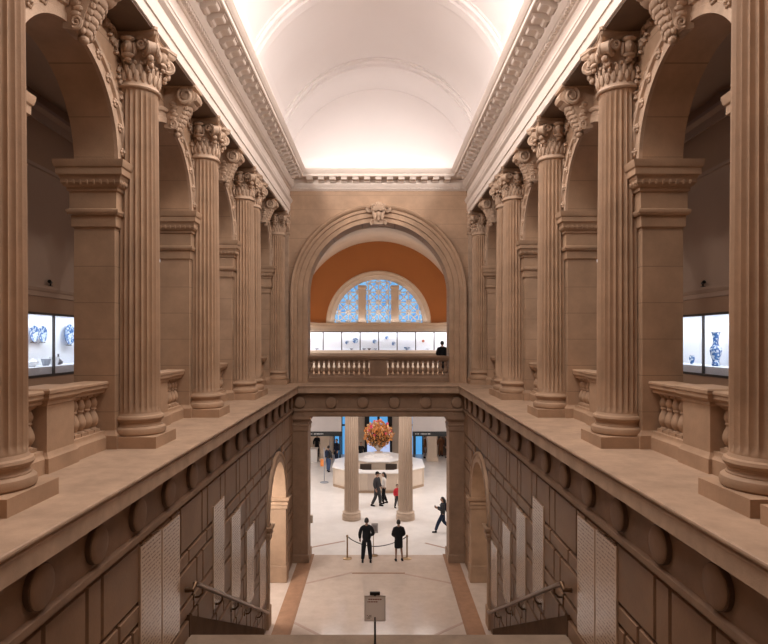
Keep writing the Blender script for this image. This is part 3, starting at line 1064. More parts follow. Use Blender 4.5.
def capital_mesh(z0, z1, r):
    """composite capital: astragal, leaf ring, corner volutes, masks, abacus"""
    mb = MB()
    H = z1 - z0
    mb.lathe([(r, 0), (r + 0.035, 0.01), (r + 0.05, 0.035), (r + 0.035, 0.06), (r + 0.01, 0.065), (r + 0.01, 0.09), (r - 0.005, 0.12), (r - 0.01, 0.3), (r + 0.0, 0.5), (r + 0.05, 0.62), (r + 0.09, 0.66), (r + 0.09, 0.72)], (0, 0, z0), 32)
    for k in range(20):
        a = 2 * PI * k / 20
        M = Matrix.Rotation(a, 3, 'Z') @ Matrix.Rotation(0.14, 3, 'Y')
        mb.ell(((r + 0.015) * cos(a), (r + 0.015) * sin(a), z0 + 0.21), (0.03, 0.045, 0.10), 6, 5, M)
        a += PI / 20
        M = Matrix.Rotation(a, 3, 'Z') @ Matrix.Rotation(0.2, 3, 'Y')
        mb.ell(((r + 0.015) * cos(a), (r + 0.015) * sin(a), z0 + 0.31), (0.03, 0.04, 0.10), 6, 5, M)
    for k in range(24):
        a = 2 * PI * k / 24
        mb.ell(((r + 0.02) * cos(a), (r + 0.02) * sin(a), z0 + 0.42), 0.036, 6, 5)
    zv = z1 - 0.30
    for k in range(4):
        a = PI / 4 + k * PI / 2
        dr, tn = Vector((cos(a), sin(a), 0)), Vector((-sin(a), cos(a), 0))
        c = dr * (r + 0.17) + Vector((0, 0, zv))
        for sg in (-1, 1):
            off = c + tn * sg * 0.075
            mb.spiral(off, dr, (0, 0, 1), 0.145, 0.02, 1.9, 0.042, 26, PI * 0.6, 6)
        mb.tube([c - tn * 0.085, c + tn * 0.085], 0.115, 12)
        # hanging fruit under the volute
        for j, (dd, dz, q) in enumerate(((0.02, -0.17, 0.06), (0.0, -0.26, 0.05), (0.03, -0.22, 0.045), (-0.02, -0.33, 0.035))):
            p = dr * (r + 0.17 + dd - 0.03 * j) + tn * (0.03 * (j % 2) - 0.015) + Vector((0, 0, zv + dz))
            mb.ell(p, q, 7, 5)
        # face side: mask with hair and beard, helices
        b = k * PI / 2
        fr, ft = Vector((cos(b), sin(b), 0)), Vector((-sin(b), cos(b), 0))
        M = Matrix.Rotation(b, 3, 'Z')
        mb.ell(fr * (r + 0.09) + Vector((0, 0, zv + 0.0)), (0.08, 0.085, 0.12), 10, 8, M)
        mb.ell(fr * (r + 0.165) + Vector((0, 0, zv - 0.01)), (0.025, 0.018, 0.035), 6, 5, M)
        mb.ell(fr * (r + 0.10) + Vector((0, 0, zv + 0.13)), (0.10, 0.12, 0.05), 8, 6, M)
        for sg in (-1, 1):
            mb.ell(fr * (r + 0.06) + ft * sg * 0.1 + Vector((0, 0, zv - 0.02)), (0.06, 0.035, 0.12), 7, 6, M)
            mb.spiral(fr * (r + 0.09) + ft * sg * 0.22 + Vector((0, 0, zv + 0.05)), -ft * sg, (0, 0, 1), 0.09, 0.015, 1.6, 0.03, 18, 2.2, 6)
        mb.ell(fr * (r + 0.10) + Vector((0, 0, zv - 0.14)), (0.06, 0.11, 0.05), 8, 6, M)
        mb.ell(fr * (r + 0.09) + Vector((0, 0, zv - 0.21)), (0.04, 0.06, 0.04), 8, 6, M)
    # abacus with concave sides and cut corners

    def aba(hc, z):
        row = []
        for k in range(4):
            a0 = -PI / 4 + k * PI / 2
            for i in range(9):
                t = -1 + 2 * i / 8
                u = 0.93 * hc * t
                d = hc * (0.80 + 0.20 * t * t)
                b = k * PI / 2
                row.append((d * cos(b) - u * sin(b), d * sin(b) + u * cos(b), z))
        return row
    hc = r + 0.16
    base = len(mb.v)
    rws = [aba(hc - 0.05, z1 - 0.15), aba(hc - 0.01, z1 - 0.12), aba(hc, z1 - 0.10), aba(hc, z1 - 0.06), aba(hc + 0.02, z1 - 0.05), aba(hc + 0.02, z1)]
    mb.grid(rws, cu=True)
    m = len(rws[0])
    mb.f.append(tuple(base + i for i in range(m))[::-1])
    mb.f.append(tuple(base + 5 * m + i for i in range(m)))
    return mb


HC = 14.0 - ZL
B = 0.49
COL_ME = {
    'plinth': MB().box(-B, B, -B, B, 0, 0.19).mesh('plinth', M_STONE, smooth=False),
    'base': MB().lathe([(0.40, 0.19), (0.43, 0.19), (0.455, 0.215), (0.462, 0.26), (0.45, 0.305), (0.42, 0.33), (0.40, 0.335), (0.40, 0.35), (0.385, 0.365), (0.38, 0.39), (0.39, 0.41), (0.40, 0.415), (0.40, 0.43), (0.42, 0.44), (0.432, 0.47), (0.42, 0.505), (0.40, 0.515), (0.385, 0.52), (0.375, 0.54), (0.366, 0.56)], n=48).mesh('base', M_STONE, angle=30),
    'shaft': fluted(0.366, 0.33, 0.56, 6.02).mesh('shaft', M_STONE, angle=50),
    'capital': capital_mesh(6.01, HC, 0.335).mesh('capital', M_CARVE, angle=40),
}


def column(s, key, label):
    t = empty('fluted_column', (s * (4.225 if key in ('front', 'rear') else XC), SING[key], ZL), label, 'column', 'fluted columns along the two ledges', 0 if s < 0 else PI)
    for nm in ('plinth', 'base', 'shaft', 'capital'):
        o = bpy.data.objects.new(nm, COL_ME[nm])
        COL.objects.link(o)
        o.parent = t
    return t


for s in (-1, 1):
    d = SIDE[s]
    if s > 0:
        column(s, 'rear', 'fluted stone column on the %s ledge at the picture edge, only its plinth corner showing' % d)
    column(s, 'front', 'tall fluted stone column on the %s ledge, nearest and cut by the frame edge' % d)
    column(s, 'second', 'fluted stone column with carved capital on the %s ledge, second from the front' % d)
    column(s, 'third', 'fluted stone column with carved capital on the %s ledge, third from the front' % d)
    column(s, 'fourth', 'fluted stone column on the %s ledge, front one of the close-set pair' % d)
    column(s, 'fifth', 'fluted stone column on the %s ledge, rear one of the close-set pair' % d)
    column(s, 'end', 'farthest fluted stone column on the %s ledge, at the back wall beside the big arch' % d)

# ------------------------------------------------------------------ carved scroll keystones of the side arches


def keystone_mesh():
    mb = MB()
    # side profile (projection, z), top at 0
    side = [(0.0, 0.0), (0.60, 0.0), (0.60, -0.05), (0.56, -0.07), (0.60, -0.13), (0.61, -0.22), (0.57, -0.31), (0.49, -0.36), (0.42, -0.36), (0.38, -0.43), (0.34, -0.52), (0.30, -0.60), (0.28, -0.68), (0.24, -0.76), (0.17, -0.80), (0.10, -0.78), (0.0, -0.76)]

    def f(w):
        return lambda p, z: (p, w * (0.25 + 0.05 * (z / 0.8 + 0)), z)
    mb.prism(side, f(-1), f(1))
    mb.box(0, 0.64, -0.29, 0.29, -0.05, 0.0)
    for sg in (-1, 1):
        mb.spiral((0.43, sg * 0.255, -0.2), (1, 0, 0), (0, 0, 1), 0.165, 0.02, 2.0, 0.045, 28, 1.2, 6)
        mb.tube([(0.43, sg * 0.2, -0.2), (0.43, sg * 0.285, -0.2)], 0.05, 10)
        mb.spiral((0.19, sg * 0.225, -0.70), (1, 0, 0), (0, 0, 1), 0.085, 0.015, 1.7, 0.028, 22, 4.0, 6)
        for k in range(5):
            mb.ell((0.18 + 0.03 * (k % 2), sg * 0.22, -0.34 - 0.065 * k), (0.075, 0.04, 0.045), 7, 5)
    # acanthus leaf on the front and its curled tip
    for k in range(6):
        t = k / 5
        mb.ell((0.46 - 0.2 * t, 0, -0.38 - 0.36 * t), (0.06, 0.15 - 0.05 * t, 0.075), 9, 6)
        for sg in (-1, 1):
            mb.ell((0.43 - 0.19 * t, sg * (0.17 - 0.04 * t), -0.40 - 0.36 * t), (0.05, 0.05, 0.06), 7, 5)
    mb.ell((0.20, 0, -0.84), (0.08, 0.1, 0.06), 8, 6)
    mb.tube([(0.58, -0.2, -0.2), (0.60, 0, -0.21), (0.58, 0.2, -0.2)], 0.09, 8)
    return mb


KME = keystone_mesh().mesh('scroll_keystone', M_CARVE, angle=40)
KLAB = ['scroll keystone of the first arch on the %s, by the nearest capital', 'scroll keystone over the second arch on the %s, between second and third columns',
        'scroll keystone over the third arch on the %s, before the close-set pair', 'scroll keystone over the last arch on the %s, nearest the back wall']
for s in (-1, 1):
    for i, (c, r) in enumerate(BAYS):
        o = bpy.data.objects.new('scroll_keystone', KME)
        COL.objects.link(o)
        o.location = (s * XA, c, 14.0)
        o.scale = (1.02, 0.82, 1.12)
        o.rotation_euler = (0, 0, 0 if s < 0 else PI)
        tag(o, 'carved stone ' + KLAB[i] % SIDE[s], 'keystone', 'scroll keystones of the side arches')

# keystone of the great arch: bracket with a carved head under a shell hood
q = MB()
zk = 14.02
q.prism([(-0.30, 0.42), (0.30, 0.42), (0.16, -0.42), (-0.16, -0.42)], lambda a, b: (a, YB - 0.32, zk + b), lambda a, b: (a, YB, zk + b))
for sg in (-1, 1):
    q.spiral((sg * 0.36, YB - 0.2, zk + 0.22), (-sg, 0, 0), (0, 0, 1), 0.15, 0.03, 1.6, 0.05, 22, 2.0)
    q.spiral((sg * 0.22, YB - 0.22, zk - 0.32), (-sg, 0, 0), (0, 0, -1), 0.12, 0.02, 1.5, 0.04, 22, 2.0)
    q.tube([(sg * 0.20, YB - 0.34, zk + 0.30), (sg * 0.21, YB - 0.36, zk + 0.05), (sg * 0.14, YB - 0.34, zk - 0.25)], [0.07, 0.06, 0.045], 7)
key = q.build('arch_keystone', M_CARVE)
tag(key, 'carved keystone with a small head crowning the great arch on the back wall', 'keystone')
q = MB().ell((0, YB - 0.36, zk - 0.06), (0.12, 0.12, 0.16), 12, 9).ell((0, YB - 0.48, zk - 0.07), (0.025, 0.03, 0.045), 6, 5).ell((0, YB - 0.4, zk - 0.24), (0.07, 0.08, 0.1), 8, 6)
for sg in (-1, 1):
    q.ell((sg * 0.12, YB - 0.34, zk - 0.1), (0.05, 0.08, 0.17), 8, 6)
q.build('carved_head', M_CARVE, key)
q = MB()
for k in range(9):
    a = PI * k / 8
    q.tube([(0.05 * cos(a), YB - 0.42, zk + 0.12 + 0.03 * sin(a)), (0.2 * cos(a), YB - 0.44, zk + 0.16 + 0.2 * sin(a)), (0.27 * cos(a), YB - 0.36, zk + 0.18 + 0.28 * sin(a))], [0.03, 0.06, 0.05], 6)
q.ell((0, YB - 0.32, zk + 0.3), (0.24, 0.14, 0.2), 12, 8)
q.build('shell_hood', M_CARVE, key)

# ------------------------------------------------------------------ balustrades


def baluster_prof(h):
    k = h / 0.62
    return [(r, z * k) for r, z in [(0.08, 0.05), (0.08, 0.06), (0.06, 0.07), (0.05, 0.085), (0.075, 0.115), (0.098, 0.17), (0.098, 0.22), (0.08, 0.28), (0.055, 0.335), (0.048, 0.36), (0.068, 0.37), (0.068, 0.385), (0.058, 0.40), (0.078, 0.44), (0.082, 0.475), (0.065, 0.53), (0.055, 0.56), (0.08, 0.57), (0.08, 0.58)]]


def baluster_mesh(h, name='baluster', m=None):
    k = h / 0.62
    q = MB().lathe(baluster_prof(h), n=14)
    q.box(-0.09, 0.09, -0.09, 0.09, 0, 0.05 * k).box(-0.085, 0.085, -0.085, 0.085, 0.58 * k, 0.62 * k)
    return q.mesh(name, m or M_STONE, angle=35)


def rail_run(mb, x0, x1, y0, y1, zb, prof_w, axis):
    """moulded rail/plinth: prof of (half-width, z) between two ends along axis"""
    rows = []
    for hw, z in prof_w:
        if axis == 'y':
            c = (x0 + x1) / 2
            rows.append([(c - hw, y0, zb + z), (c + hw, y0, zb + z), (c + hw, y1, zb + z), (c - hw, y1, zb + z)])
        else:
            c = (y0 + y1) / 2
            rows.append([(x0, c - hw, zb + z), (x0, c + hw, zb + z), (x1, c + hw, zb + z), (x1, c - hw, zb + z)])
    b = len(mb.v)
    mb.grid(rows, cu=True)
    mb.f.append(tuple(b + i for i in range(4)))
    mb.f.append(tuple(b + (len(rows) - 1) * 4 + i for i in range(4)))
    return mb


PLW = [(0.20, 0), (0.20, 0.20), (0.185, 0.215), (0.165, 0.235), (0.155, 0.26), (0.155, 0.30)]
RLW = [(0.13, 0.92), (0.15, 0.935), (0.15, 0.965), (0.175, 0.985), (0.20, 1.01), (0.20, 1.06), (0.215, 1.07), (0.215, 1.10), (0.19, 1.115)]
BME = baluster_mesh(0.62)
LABB = ['balustrade in the first arch on the %s, next to the lit porcelain case', 'balustrade in the second arch on the %s, behind the second column',
        'balustrade in the third arch on the %s, behind the third column', 'balustrade in the last arch on the %s, beyond the close-set pair']
XBL = 4.66


def balustrade(s, i):
    c, r = BAYS[i]
    t = empty('balustrade', (s * XBL, c, ZL), 'stone ' + LABB[i] % SIDE[s], 'balustrade', 'balustrades in the side arches')
    hl = r - 0.005
    q = MB()
    pw = 0.36

    def box_ring(mb, prof, hx, hy):
        b = len(mb.v)
        mb.grid([[(-hx - p, -hy - p, z), (hx + p, -hy - p, z), (hx + p, hy + p, z), (-hx - p, hy + p, z)] for p, z in prof], cu=True)
        mb.f.append(tuple(b + (len(prof) - 1) * 4 + i for i in range(4)))
        return mb
    box_ring(MB(), [(0.05, 0), (0.05, 0.20), (0.035, 0.215), (0.02, 0.24), (0.0, 0.28), (0, 0.30), (0.0, 0.90), (0.015, 0.92), (0.02, 0.965), (0.05, 0.985), (0.07, 1.01), (0.07, 1.065), (0.085, 1.075), (0.085, 1.12), (0.06, 1.14)], 0.20, pw).build('pedestal', M_STONE, t, angle=25)
    [rail_run(MB(), 0, 0, a_, b_, 0, RLW, 'y').build('rail', M_STONE, t, angle=25) for a_, b_ in ((-hl, -pw), (pw, hl))]
    [rail_run(MB(), 0, 0, a_, b_, 0, PLW, 'y').build('plinth', M_STONE, t, angle=25) for a_, b_ in ((-hl, -pw), (pw, hl))]
    nb = int((hl - pw) / 0.2)
    for sg in (-1, 1):
        for k in range(nb):
            o = bpy.data.objects.new('baluster', BME)
            COL.objects.link(o)
            o.parent = t
            o.location = (0, sg * (pw + (k + 0.62) * (hl - pw) / (nb + 0.25)), 0.30)
    return t


for s in (-1, 1):
    for i in range(4):
        balustrade(s, i)

BME_B = baluster_mesh(0.62, 'baluster', M_BEAM)
# balcony balustrade in the great arch
YBB = 25.35
t = empty('balustrade', (0, YBB, ZL), 'stone balustrade with central pedestal across the great arch in the back wall', 'balustrade')
pw = 0.36


def ped(name, x, hx):
    q = MB()
    prof = [(0.05, 0), (0.05, 0.18), (0.02, 0.22), (0.0, 0.26), (0.0, 0.92), (0.02, 0.95), (0.05, 0.985), (0.05, 1.03), (0.06, 1.04), (0.06, 1.09), (0.04, 1.10)]
    q.grid([[(x - hx - p, -0.2 - p, z), (x + hx + p, -0.2 - p, z), (x + hx + p, 0.2 + p, z), (x - hx - p, 0.2 + p, z)] for p, z in prof], cu=True)
    q.f.append(tuple((len(prof) - 1) * 4 + i for i in range(4)))
    q.build(name, M_BEAM, t, angle=25)


ped('pedestal', 0, pw)
[rail_run(MB(), a_, b_, 0, 0, 0, RLW, 'x').build('rail', M_BEAM, t, angle=25) for a_, b_ in ((-2.94, -pw), (pw, 2.94))]
[rail_run(MB(), a_, b_, 0, 0, 0, PLW, 'x').build('plinth', M_BEAM, t, angle=25) for a_, b_ in ((-2.94, -pw), (pw, 2.94))]
for sg in (-1, 1):
    for k in range(12):
        o = bpy.data.objects.new('baluster', BME_B)
        COL.objects.link(o)
        o.parent = t
        o.location = (sg * (pw + 0.14 + k * 0.212), 0, 0.30)

# far balcony balustrade (its rail shows under the row of cases; added dark panel replaces balusters)
t = empty('balcony_rail_infill', (0, 38.6, ZL), 'rail with added dark parapet of the far balcony below the row of lit cases', 'infill')
rail_run(MB(), -6, 6, 0, 0, 0, RLW, 'x').build('rail', M_FARSTONE, t, angle=25)
rail_run(MB(), -6, 6, 0, 0, 0, PLW, 'x').build('plinth', M_FARSTONE, t, angle=25)
MB().box(-6, 6, -0.12, 0.12, 0.28, 0.93).build('infill', stone('darkened_infill_stone', (0.22, 0.15, 0.105), var=0.08), t, smooth=False)  # added solid panel instead of balusters, coloured dark to dim the view behind

# ------------------------------------------------------------------ display cases of the side galleries


def spin(prof, n=28):
    return MB().lathe(prof, n=n)


def plate(loc, r, label, face, m=None, group=None):
    """round dish standing on edge; face = rotation to turn +Z of the dish towards the viewer"""
    q = MB().lathe([(0.001, 0.0), (r * 0.45, 0.0), (r * 0.55, r * 0.08), (r, r * 0.2), (r * 1.01, r * 0.22), (r * 0.98, r * 0.25), (r * 0.55, r * 0.14), (r * 0.4, r * 0.06), (0.001, r * 0.05)], n=28, cap=False)
    o = q.build('porcelain_dish', m or M_PORC, None, angle=40)
    o.location = loc
    o.rotation_euler = face
    q = MB().tube([(r * 0.75 * cos(a), r * 0.75 * sin(a), -0.012) for a in (0.9, 1.57, 2.2)], 0.008, 5).tube([(-r * 0.3, -r * 0.95, 0.02), (-r * 0.3, -r * 1.06, 0.08), (-r * 0.3, -r * 1.08, -0.02)], 0.008, 5).tube([(r * 0.3, -r * 0.95, 0.02), (r * 0.3, -r * 1.06, 0.08), (r * 0.3, -r * 1.08, -0.02)], 0.008, 5)
    q.build('wire_stand', M_CASEFRAME, o)
    tag(o, label, 'dish', group)
    return o


def vessel(loc, prof, name, label, cat, m, group=None, extra=None):
    o = MB().lathe(prof, n=24).build(name, m, None, angle=35, loc=loc)
    tag(o, label, cat, group)
    if extra:
        extra(o)
    return o


def gallery_case(s):
    y0, y1, z0, z1 = 12.7, 18.7, 7.93, 9.50
    t = empty('display_case', (s * (XG + 0.0), (y0 + y1) / 2, z0), 'lit built-in glass case of porcelain in the gallery wall on the %s' % SIDE[s], 'display case', 'gallery display cases')
    L = (y1 - y0) / 2
    h = z1 - z0
    dp = 0.75
    q = MB().box(s * dp, s * (dp + 0.03), -L, L, 0, h).box(s * 0.0, s * dp, -L, L, -0.03, 0.0).box(s * 0.0, s * dp, -L, L, h, h + 0.03).box(0, s * dp, -L - 0.03, -L, -0.03, h + 0.03).box(0, s * dp, L, L + 0.03, -0.03, h + 0.03)
    q.build('lining', M_CASE, t, smooth=False)
    MB().box(s * 0.04, s * dp, -L, L, 0, 0.22).build('plinth', M_CASESTEP, t, smooth=False)
    q = MB().box(-s * 0.03, s * 0.03, -L, L, h - 0.03, h + 0.03).box(-s * 0.03, s * 0.03, -L, L, -0.03, 0.03)
    for y in (-L, -L + 1.5, -L + 3.0, -L + 4.5, L):
        q.box(-s * 0.03, s * 0.03, y - 0.022, y + 0.022, 0, h)
    q.build('frame', M_CASEFRAME, t, smooth=False)
    for k in range(4):
        MB().box(0.0, s * 0.012, -L + 1.5 * k + 0.03, -L + 1.5 * k + 1.47, 0.03, h - 0.03).build('glass_pane', M_GLASS, t, smooth=False)
    a = area('case_lamp', (s * (XG + 0.14), (y0 + y1) / 2, z1 - 0.04), 0.12, 5.8, 55, (0.90, 0.95, 1.0), (0, s * math.radians(-22), 0))
    return t


for s in (-1, 1):
    gallery_case(s)
XCASE = XG + 0.70
ZC = 7.93 + 0.22
# left case: two small plates, one large plate, white vessels
FL_ = (0, PI / 2, 0)


def on_left(px, py, X):
    Y = X * F / (VX - px)
    return (-X, Y, EYE + (HY - py) * Y / F)


p = on_left(32.6, 333.5, XCASE - 0.03)
plate(p, 0.22, 'small blue and white plate in the left case, farther from the mullion', (PI / 2, 0, PI / 2), group='blue and white plates')
p = on_left(41.2, 334, XCASE - 0.03)
plate(p, 0.22, 'small blue and white plate in the left case, nearer the mullion', (PI / 2, 0, PI / 2), group='blue and white plates')
p = on_left(67.8, 334.5, XCASE - 0.03)
plate(p, 0.30, 'large blue and white plate beyond the mullion in the left case', (PI / 2, 0, PI / 2), group='blue and white plates')
xs = XCASE - 0.3


def left_y(px, X=None):
    return (X or xs) * F / (VX - px)


def sc(prof, k, w=1.0):
    return [(r * k * w, z * k) for r, z in prof]


def handle(y, z, r):
    def f(o):
        MB().tube([(0, y, z - r), (0, y + r, z - r * 0.5), (0, y + r, z + r * 0.5), (0, y, z + r)], 0.015, 6).build('handle', o.data.materials[0], o)
    return f


vessel((-xs, left_y(31.0), ZC), [(0.08, 0), (0.09, 0.01), (0.17, 0.1), (0.18, 0.13), (0.165, 0.13), (0.08, 0.03), (0.01, 0.025)], 'porcelain_bowl', 'white bowl with red flecks on the shelf of the left case', 'bowl', M_WHITE)
vessel((-xs - 0.1, left_y(36.5), ZC), [(0.05, 0), (0.10, 0.05), (0.11, 0.1), (0.08, 0.16), (0.05, 0.18), (0.02, 0.2), (0.01, 0.22)], 'teapot', 'low white teapot on the shelf of the left case', 'teapot', M_WHITE, None,
       lambda o: MB().tube([(0, 0.09, 0.07), (0, 0.17, 0.1), (0, 0.21, 0.19)], [0.03, 0.02, 0.014], 7).build('spout', M_WHITE, o))
vessel((-xs, left_y(46.0), ZC), sc([(0.11, 0), (0.14, 0.04), (0.17, 0.16), (0.2, 0.27), (0.215, 0.29), (0.19, 0.29), (0.12, 0.05), (0.01, 0.04)], 0.62), 'porcelain_tureen', 'grey and white tureen beside the mullion in the left case', 'tureen', M_GREYCERAMIC, None,
       handle(0.11, 0.11, 0.05))
vessel((-xs, left_y(50.5, xs + 0.1), ZC), sc([(0.12, 0), (0.15, 0.05), (0.19, 0.32), (0.2, 0.34), (0.17, 0.34), (0.1, 0.06), (0.01, 0.05)], 0.66), 'porcelain_jar', 'tall white open jar close to the mullion in the left case', 'jar', M_WHITE)
vessel((-xs, left_y(58.3), ZC), [(0.06, 0), (0.11, 0.03), (0.12, 0.08), (0.07, 0.14), (0.025, 0.18), (0.02, 0.28), (0.03, 0.3)], 'bottle_vase', 'small dark bottle vase just beyond the mullion in the left case', 'vase', M_DARKCERAMIC)
# right case: tall blue and white vase, small jar
xs2 = XG + 0.42
vy = xs2 * F / (715.8 - VX)
VH = 0.95



o = vessel((xs2, vy, ZC), sc([(0.135, 0), (0.15, 0.02), (0.14, 0.1), (0.12, 0.13), (0.14, 0.2), (0.2, 0.34), (0.225, 0.45), (0.215, 0.52), (0.13, 0.60), (0.10, 0.66), (0.105, 0.78), (0.13, 0.90), (0.17, 0.99), (0.185, 1.0), (0.165, 1.0), (0.10, 0.86), (0.09, 0.7), (0.01, 0.68)], 0.90, 0.72),
           'porcelain_vase', 'tall blue and white porcelain vase in the right gallery case', 'vase', M_PORC)
MB().tube([(0, 0.06, 0.72), (0, 0.11, 0.69), (0, 0.11, 0.6), (0, 0.07, 0.55)], 0.015, 6).build('handle', M_PORC, o)
MB().tube([(0, -0.06, 0.72), (0, -0.11, 0.69), (0, -0.11, 0.6), (0, -0.07, 0.55)], 0.015, 6).build('handle', M_PORC, o)
vessel((xs2, xs2 * F / (692 - VX), ZC), sc([(0.07, 0), (0.075, 0.02), (0.1, 0.1), (0.14, 0.2), (0.14, 0.26), (0.1, 0.30), (0.11, 0.33), (0.09, 0.33), (0.02, 0.3)], 0.75, 0.72), 'porcelain_jar', 'small blue and white jar left of the tall vase in the right case', 'jar', M_PORC)

# spotlights perched on the gallery moulding
for s, px in ((-1, 50.5), (1, 703)):
    Y = 8.38 * F / abs(VX - px)
    t = empty('gallery_spotlight', (s * 8.38, Y, 10.21), 'small black spotlight on the moulding above the %s gallery case' % SIDE[s], 'spotlight', 'gallery spotlights')
    MB().tube([(0, 0, 0), (0, 0, 0.12)], 0.025, 8).lathe([(0.07, 0), (0.07, 0.015)], n=12).build('base', M_BLACKMETAL, t)
    MB().tube([(s * 0.02, 0.10, 0.12), (s * 0.0, -0.01, 0.13), (-s * 0.01, -0.08, 0.14)], [0.03, 0.045, 0.055], 12).build('lamp_head', M_BLACKMETAL, t)
    t.scale = (0.85, 0.85, 0.85)
for s, px in ((-1, 158.2), (1, 597.6)):
    Y = 8.45 * F / abs(VX - px)
    t = empty('wall_lamp', (s * XG, Y, EYE + (HY - 262) * Y / F), 'slim white wall lamp on the %s gallery wall, seen beside the second column' % SIDE[s], 'lamp', 'gallery wall lamps')
    MB().box(-s * 0.03, s * 0.0, -0.09, 0.09, -0.03, 0.40).build('back_plate', M_BLACKMETAL, t, smooth=False)
    MB().box(-s * 0.10, -s * 0.03, -0.07, 0.07, 0, 0.37).build('diffuser', plain('lamp_diffuser', (0.8, 0.8, 0.8), 0.5, emit=(0.9, 0.95, 1.0), es=1.3), t, bevel=0.01)

# ------------------------------------------------------------------ inscribed tablets on the stair walls
TB = [(8.52, 9.34, 5.90, 3.90, 'nearer of the two big ones above the landing'), (9.38, 10.2, 5.88, 3.90, 'farther of the two big ones above the landing'),
      (12.3, 13.15, 5.42, 3.30, 'highest of the four narrow ones'), (13.8, 14.7, 4.76, 2.6, 'second highest of the four narrow ones'),
      (15.4, 16.3, 3.92, 1.9, 'third of the four narrow ones going down'), (17.1, 18.0, 2.86, 1.05, 'lowest of the four narrow ones')]
for s in (-1, 1):
    for y0, y1, zt, zb, lb in TB:
        hy, hz = (y1 - y0) / 2, (zt - zb) / 2
        q = MB().box(-0.02, 0.02, -hy, hy, -hz, hz)
        o = q.build('inscribed_tablet', M_TABLET, None, smooth=False, bevel=0.008)
        o.location = (s * (XW - 0.005), (y0 + y1) / 2, (zt + zb) / 2)
        tag(o, 'name tablet on the %s stair wall, %s' % (SIDE[s], lb), 'tablet', 'inscribed tablets on the stair walls')

# ------------------------------------------------------------------ handrails
kS = ZD / nr / 0.306
for s in (-1, 1):
    t = empty('stair_handrail', (s * XW, YD1, ZD), 'bronze handrail on brackets along the %s wall of the lower flight' % SIDE[s], 'handrail', 'stair handrails')
    xr = -s * 0.16

    def zr(y):
        return 0.92 - kS * y
    pts = [(-s * 0.02, -0.18, zr(-0.05) - 0.06), (xr, -0.2, zr(-0.05) - 0.05), (xr, -0.1, zr(-0.05) + 0.02)] + [(xr, y, zr(y)) for y in (0.1, 2, 4, 6, 6.9)] + [(xr, 7.05, zr(6.98)), (-s * 0.02, 7.1, zr(7.0) - 0.02)]
    MB().tube(pts, 0.045, 12).build('rail', M_BRONZE, t)
    for y in (0.35, 1.75, 3.15, 4.55, 5.95):
        q = MB().tube([(-s * 0.0, y, zr(y) - 0.2), (-s * 0.10, y, zr(y) - 0.19), (xr, y, zr(y) - 0.12), (xr, y, zr(y) - 0.03)], 0.02, 8)
        q.tube([(0.0, y, zr(y) - 0.2), (-s * 0.025, y, zr(y) - 0.2)], 0.06, 12)
        q.build('bracket', M_BRONZE, t)

# ------------------------------------------------------------------ sign on a post at the landing
Y = 10.0
x, _, z = P(375, 636, Y)
t = empty('sign_stand', (x, Y, ZD), 'notice board on a slim dark post at the top of the lower flight', 'sign')
MB().lathe([(0.17, 0), (0.17, 0.012), (0.15, 0.02), (0.03, 0.03)], n=28).build('base', M_BLACKMETAL, t)
MB().tube([(0, 0, 0.02), (0, 0, 0.66)], 0.018, 10).build('post', M_BLACKMETAL, t)
MB().box(-0.165, 0.165, -0.012, 0.012, 0.60, 1.005).build('board', M_PAPER, t, smooth=False, bevel=0.004)
fr = MB().box(-0.175, -0.165, -0.016, 0.014, 0.595, 1.01).box(0.165, 0.175, -0.016, 0.014, 0.595, 1.01).box(-0.175, 0.175, -0.016, 0.014, 0.59, 0.60).box(-0.175, 0.175, -0.016, 0.014, 1.005, 1.015)
fr.build('board_frame', plain('aluminium_frame', (0.5, 0.44, 0.4), 0.4, 0.6), t, smooth=False)
MB().box(-0.085, 0.085, -0.02, 0.02, 1.025, 1.075).box(-0.02, 0.02, -0.015, 0.015, 1.0, 1.03).build('clip', M_BLACKMETAL, t, bevel=0.005)
q = MB()
rr = random.Random(5)
for row, (x0, x1) in enumerate(((-0.11, 0.11), (-0.125, 0.05))):
    xx = x0
    while xx < x1:
        wd = 0.018 + 0.016 * rr.random()
        q.box(xx, min(xx + wd, x1), -0.0135, -0.012, 0.945 - 0.04 * row, 0.962 - 0.04 * row)
        xx += wd + 0.007
q.build('heading_text', M_REDINK, t, smooth=False)
q = MB()
for i in range(4):
    for j in range(3):
        if (i * 3 + j) % 4 != 1:
            q.box(-0.135 + 0.02 * i, -0.135 + 0.02 * i + 0.014, -0.0135, -0.012, 0.635 + 0.022 * j, 0.635 + 0.022 * j + 0.014)
q.build('corner_mark', plain('brown_ink', (0.22, 0.15, 0.11), 0.7), t, smooth=False)

# ------------------------------------------------------------------ stanchions, rope, small sign


def stanchion(px, py, label):
    x, y = FL(px, py)
    t = empty('stanchion', (x, y, 0), label, 'stanchion', 'rope stanchions')
    MB().lathe([(0.19, 0), (0.19, 0.015), (0.16, 0.03), (0.05, 0.05), (0.03, 0.06)], n=24).build('base', M_BRASS, t)
    MB().tube([(0, 0, 0.05), (0, 0, 0.9)], 0.032, 12).build('post', M_BRASS, t)
    MB().lathe([(0.034, 0.88), (0.05, 0.89), (0.05, 0.92), (0.03, 0.95), (0.001, 0.965)], n=14).build('cap', M_BRASS, t)
    return (x, y)


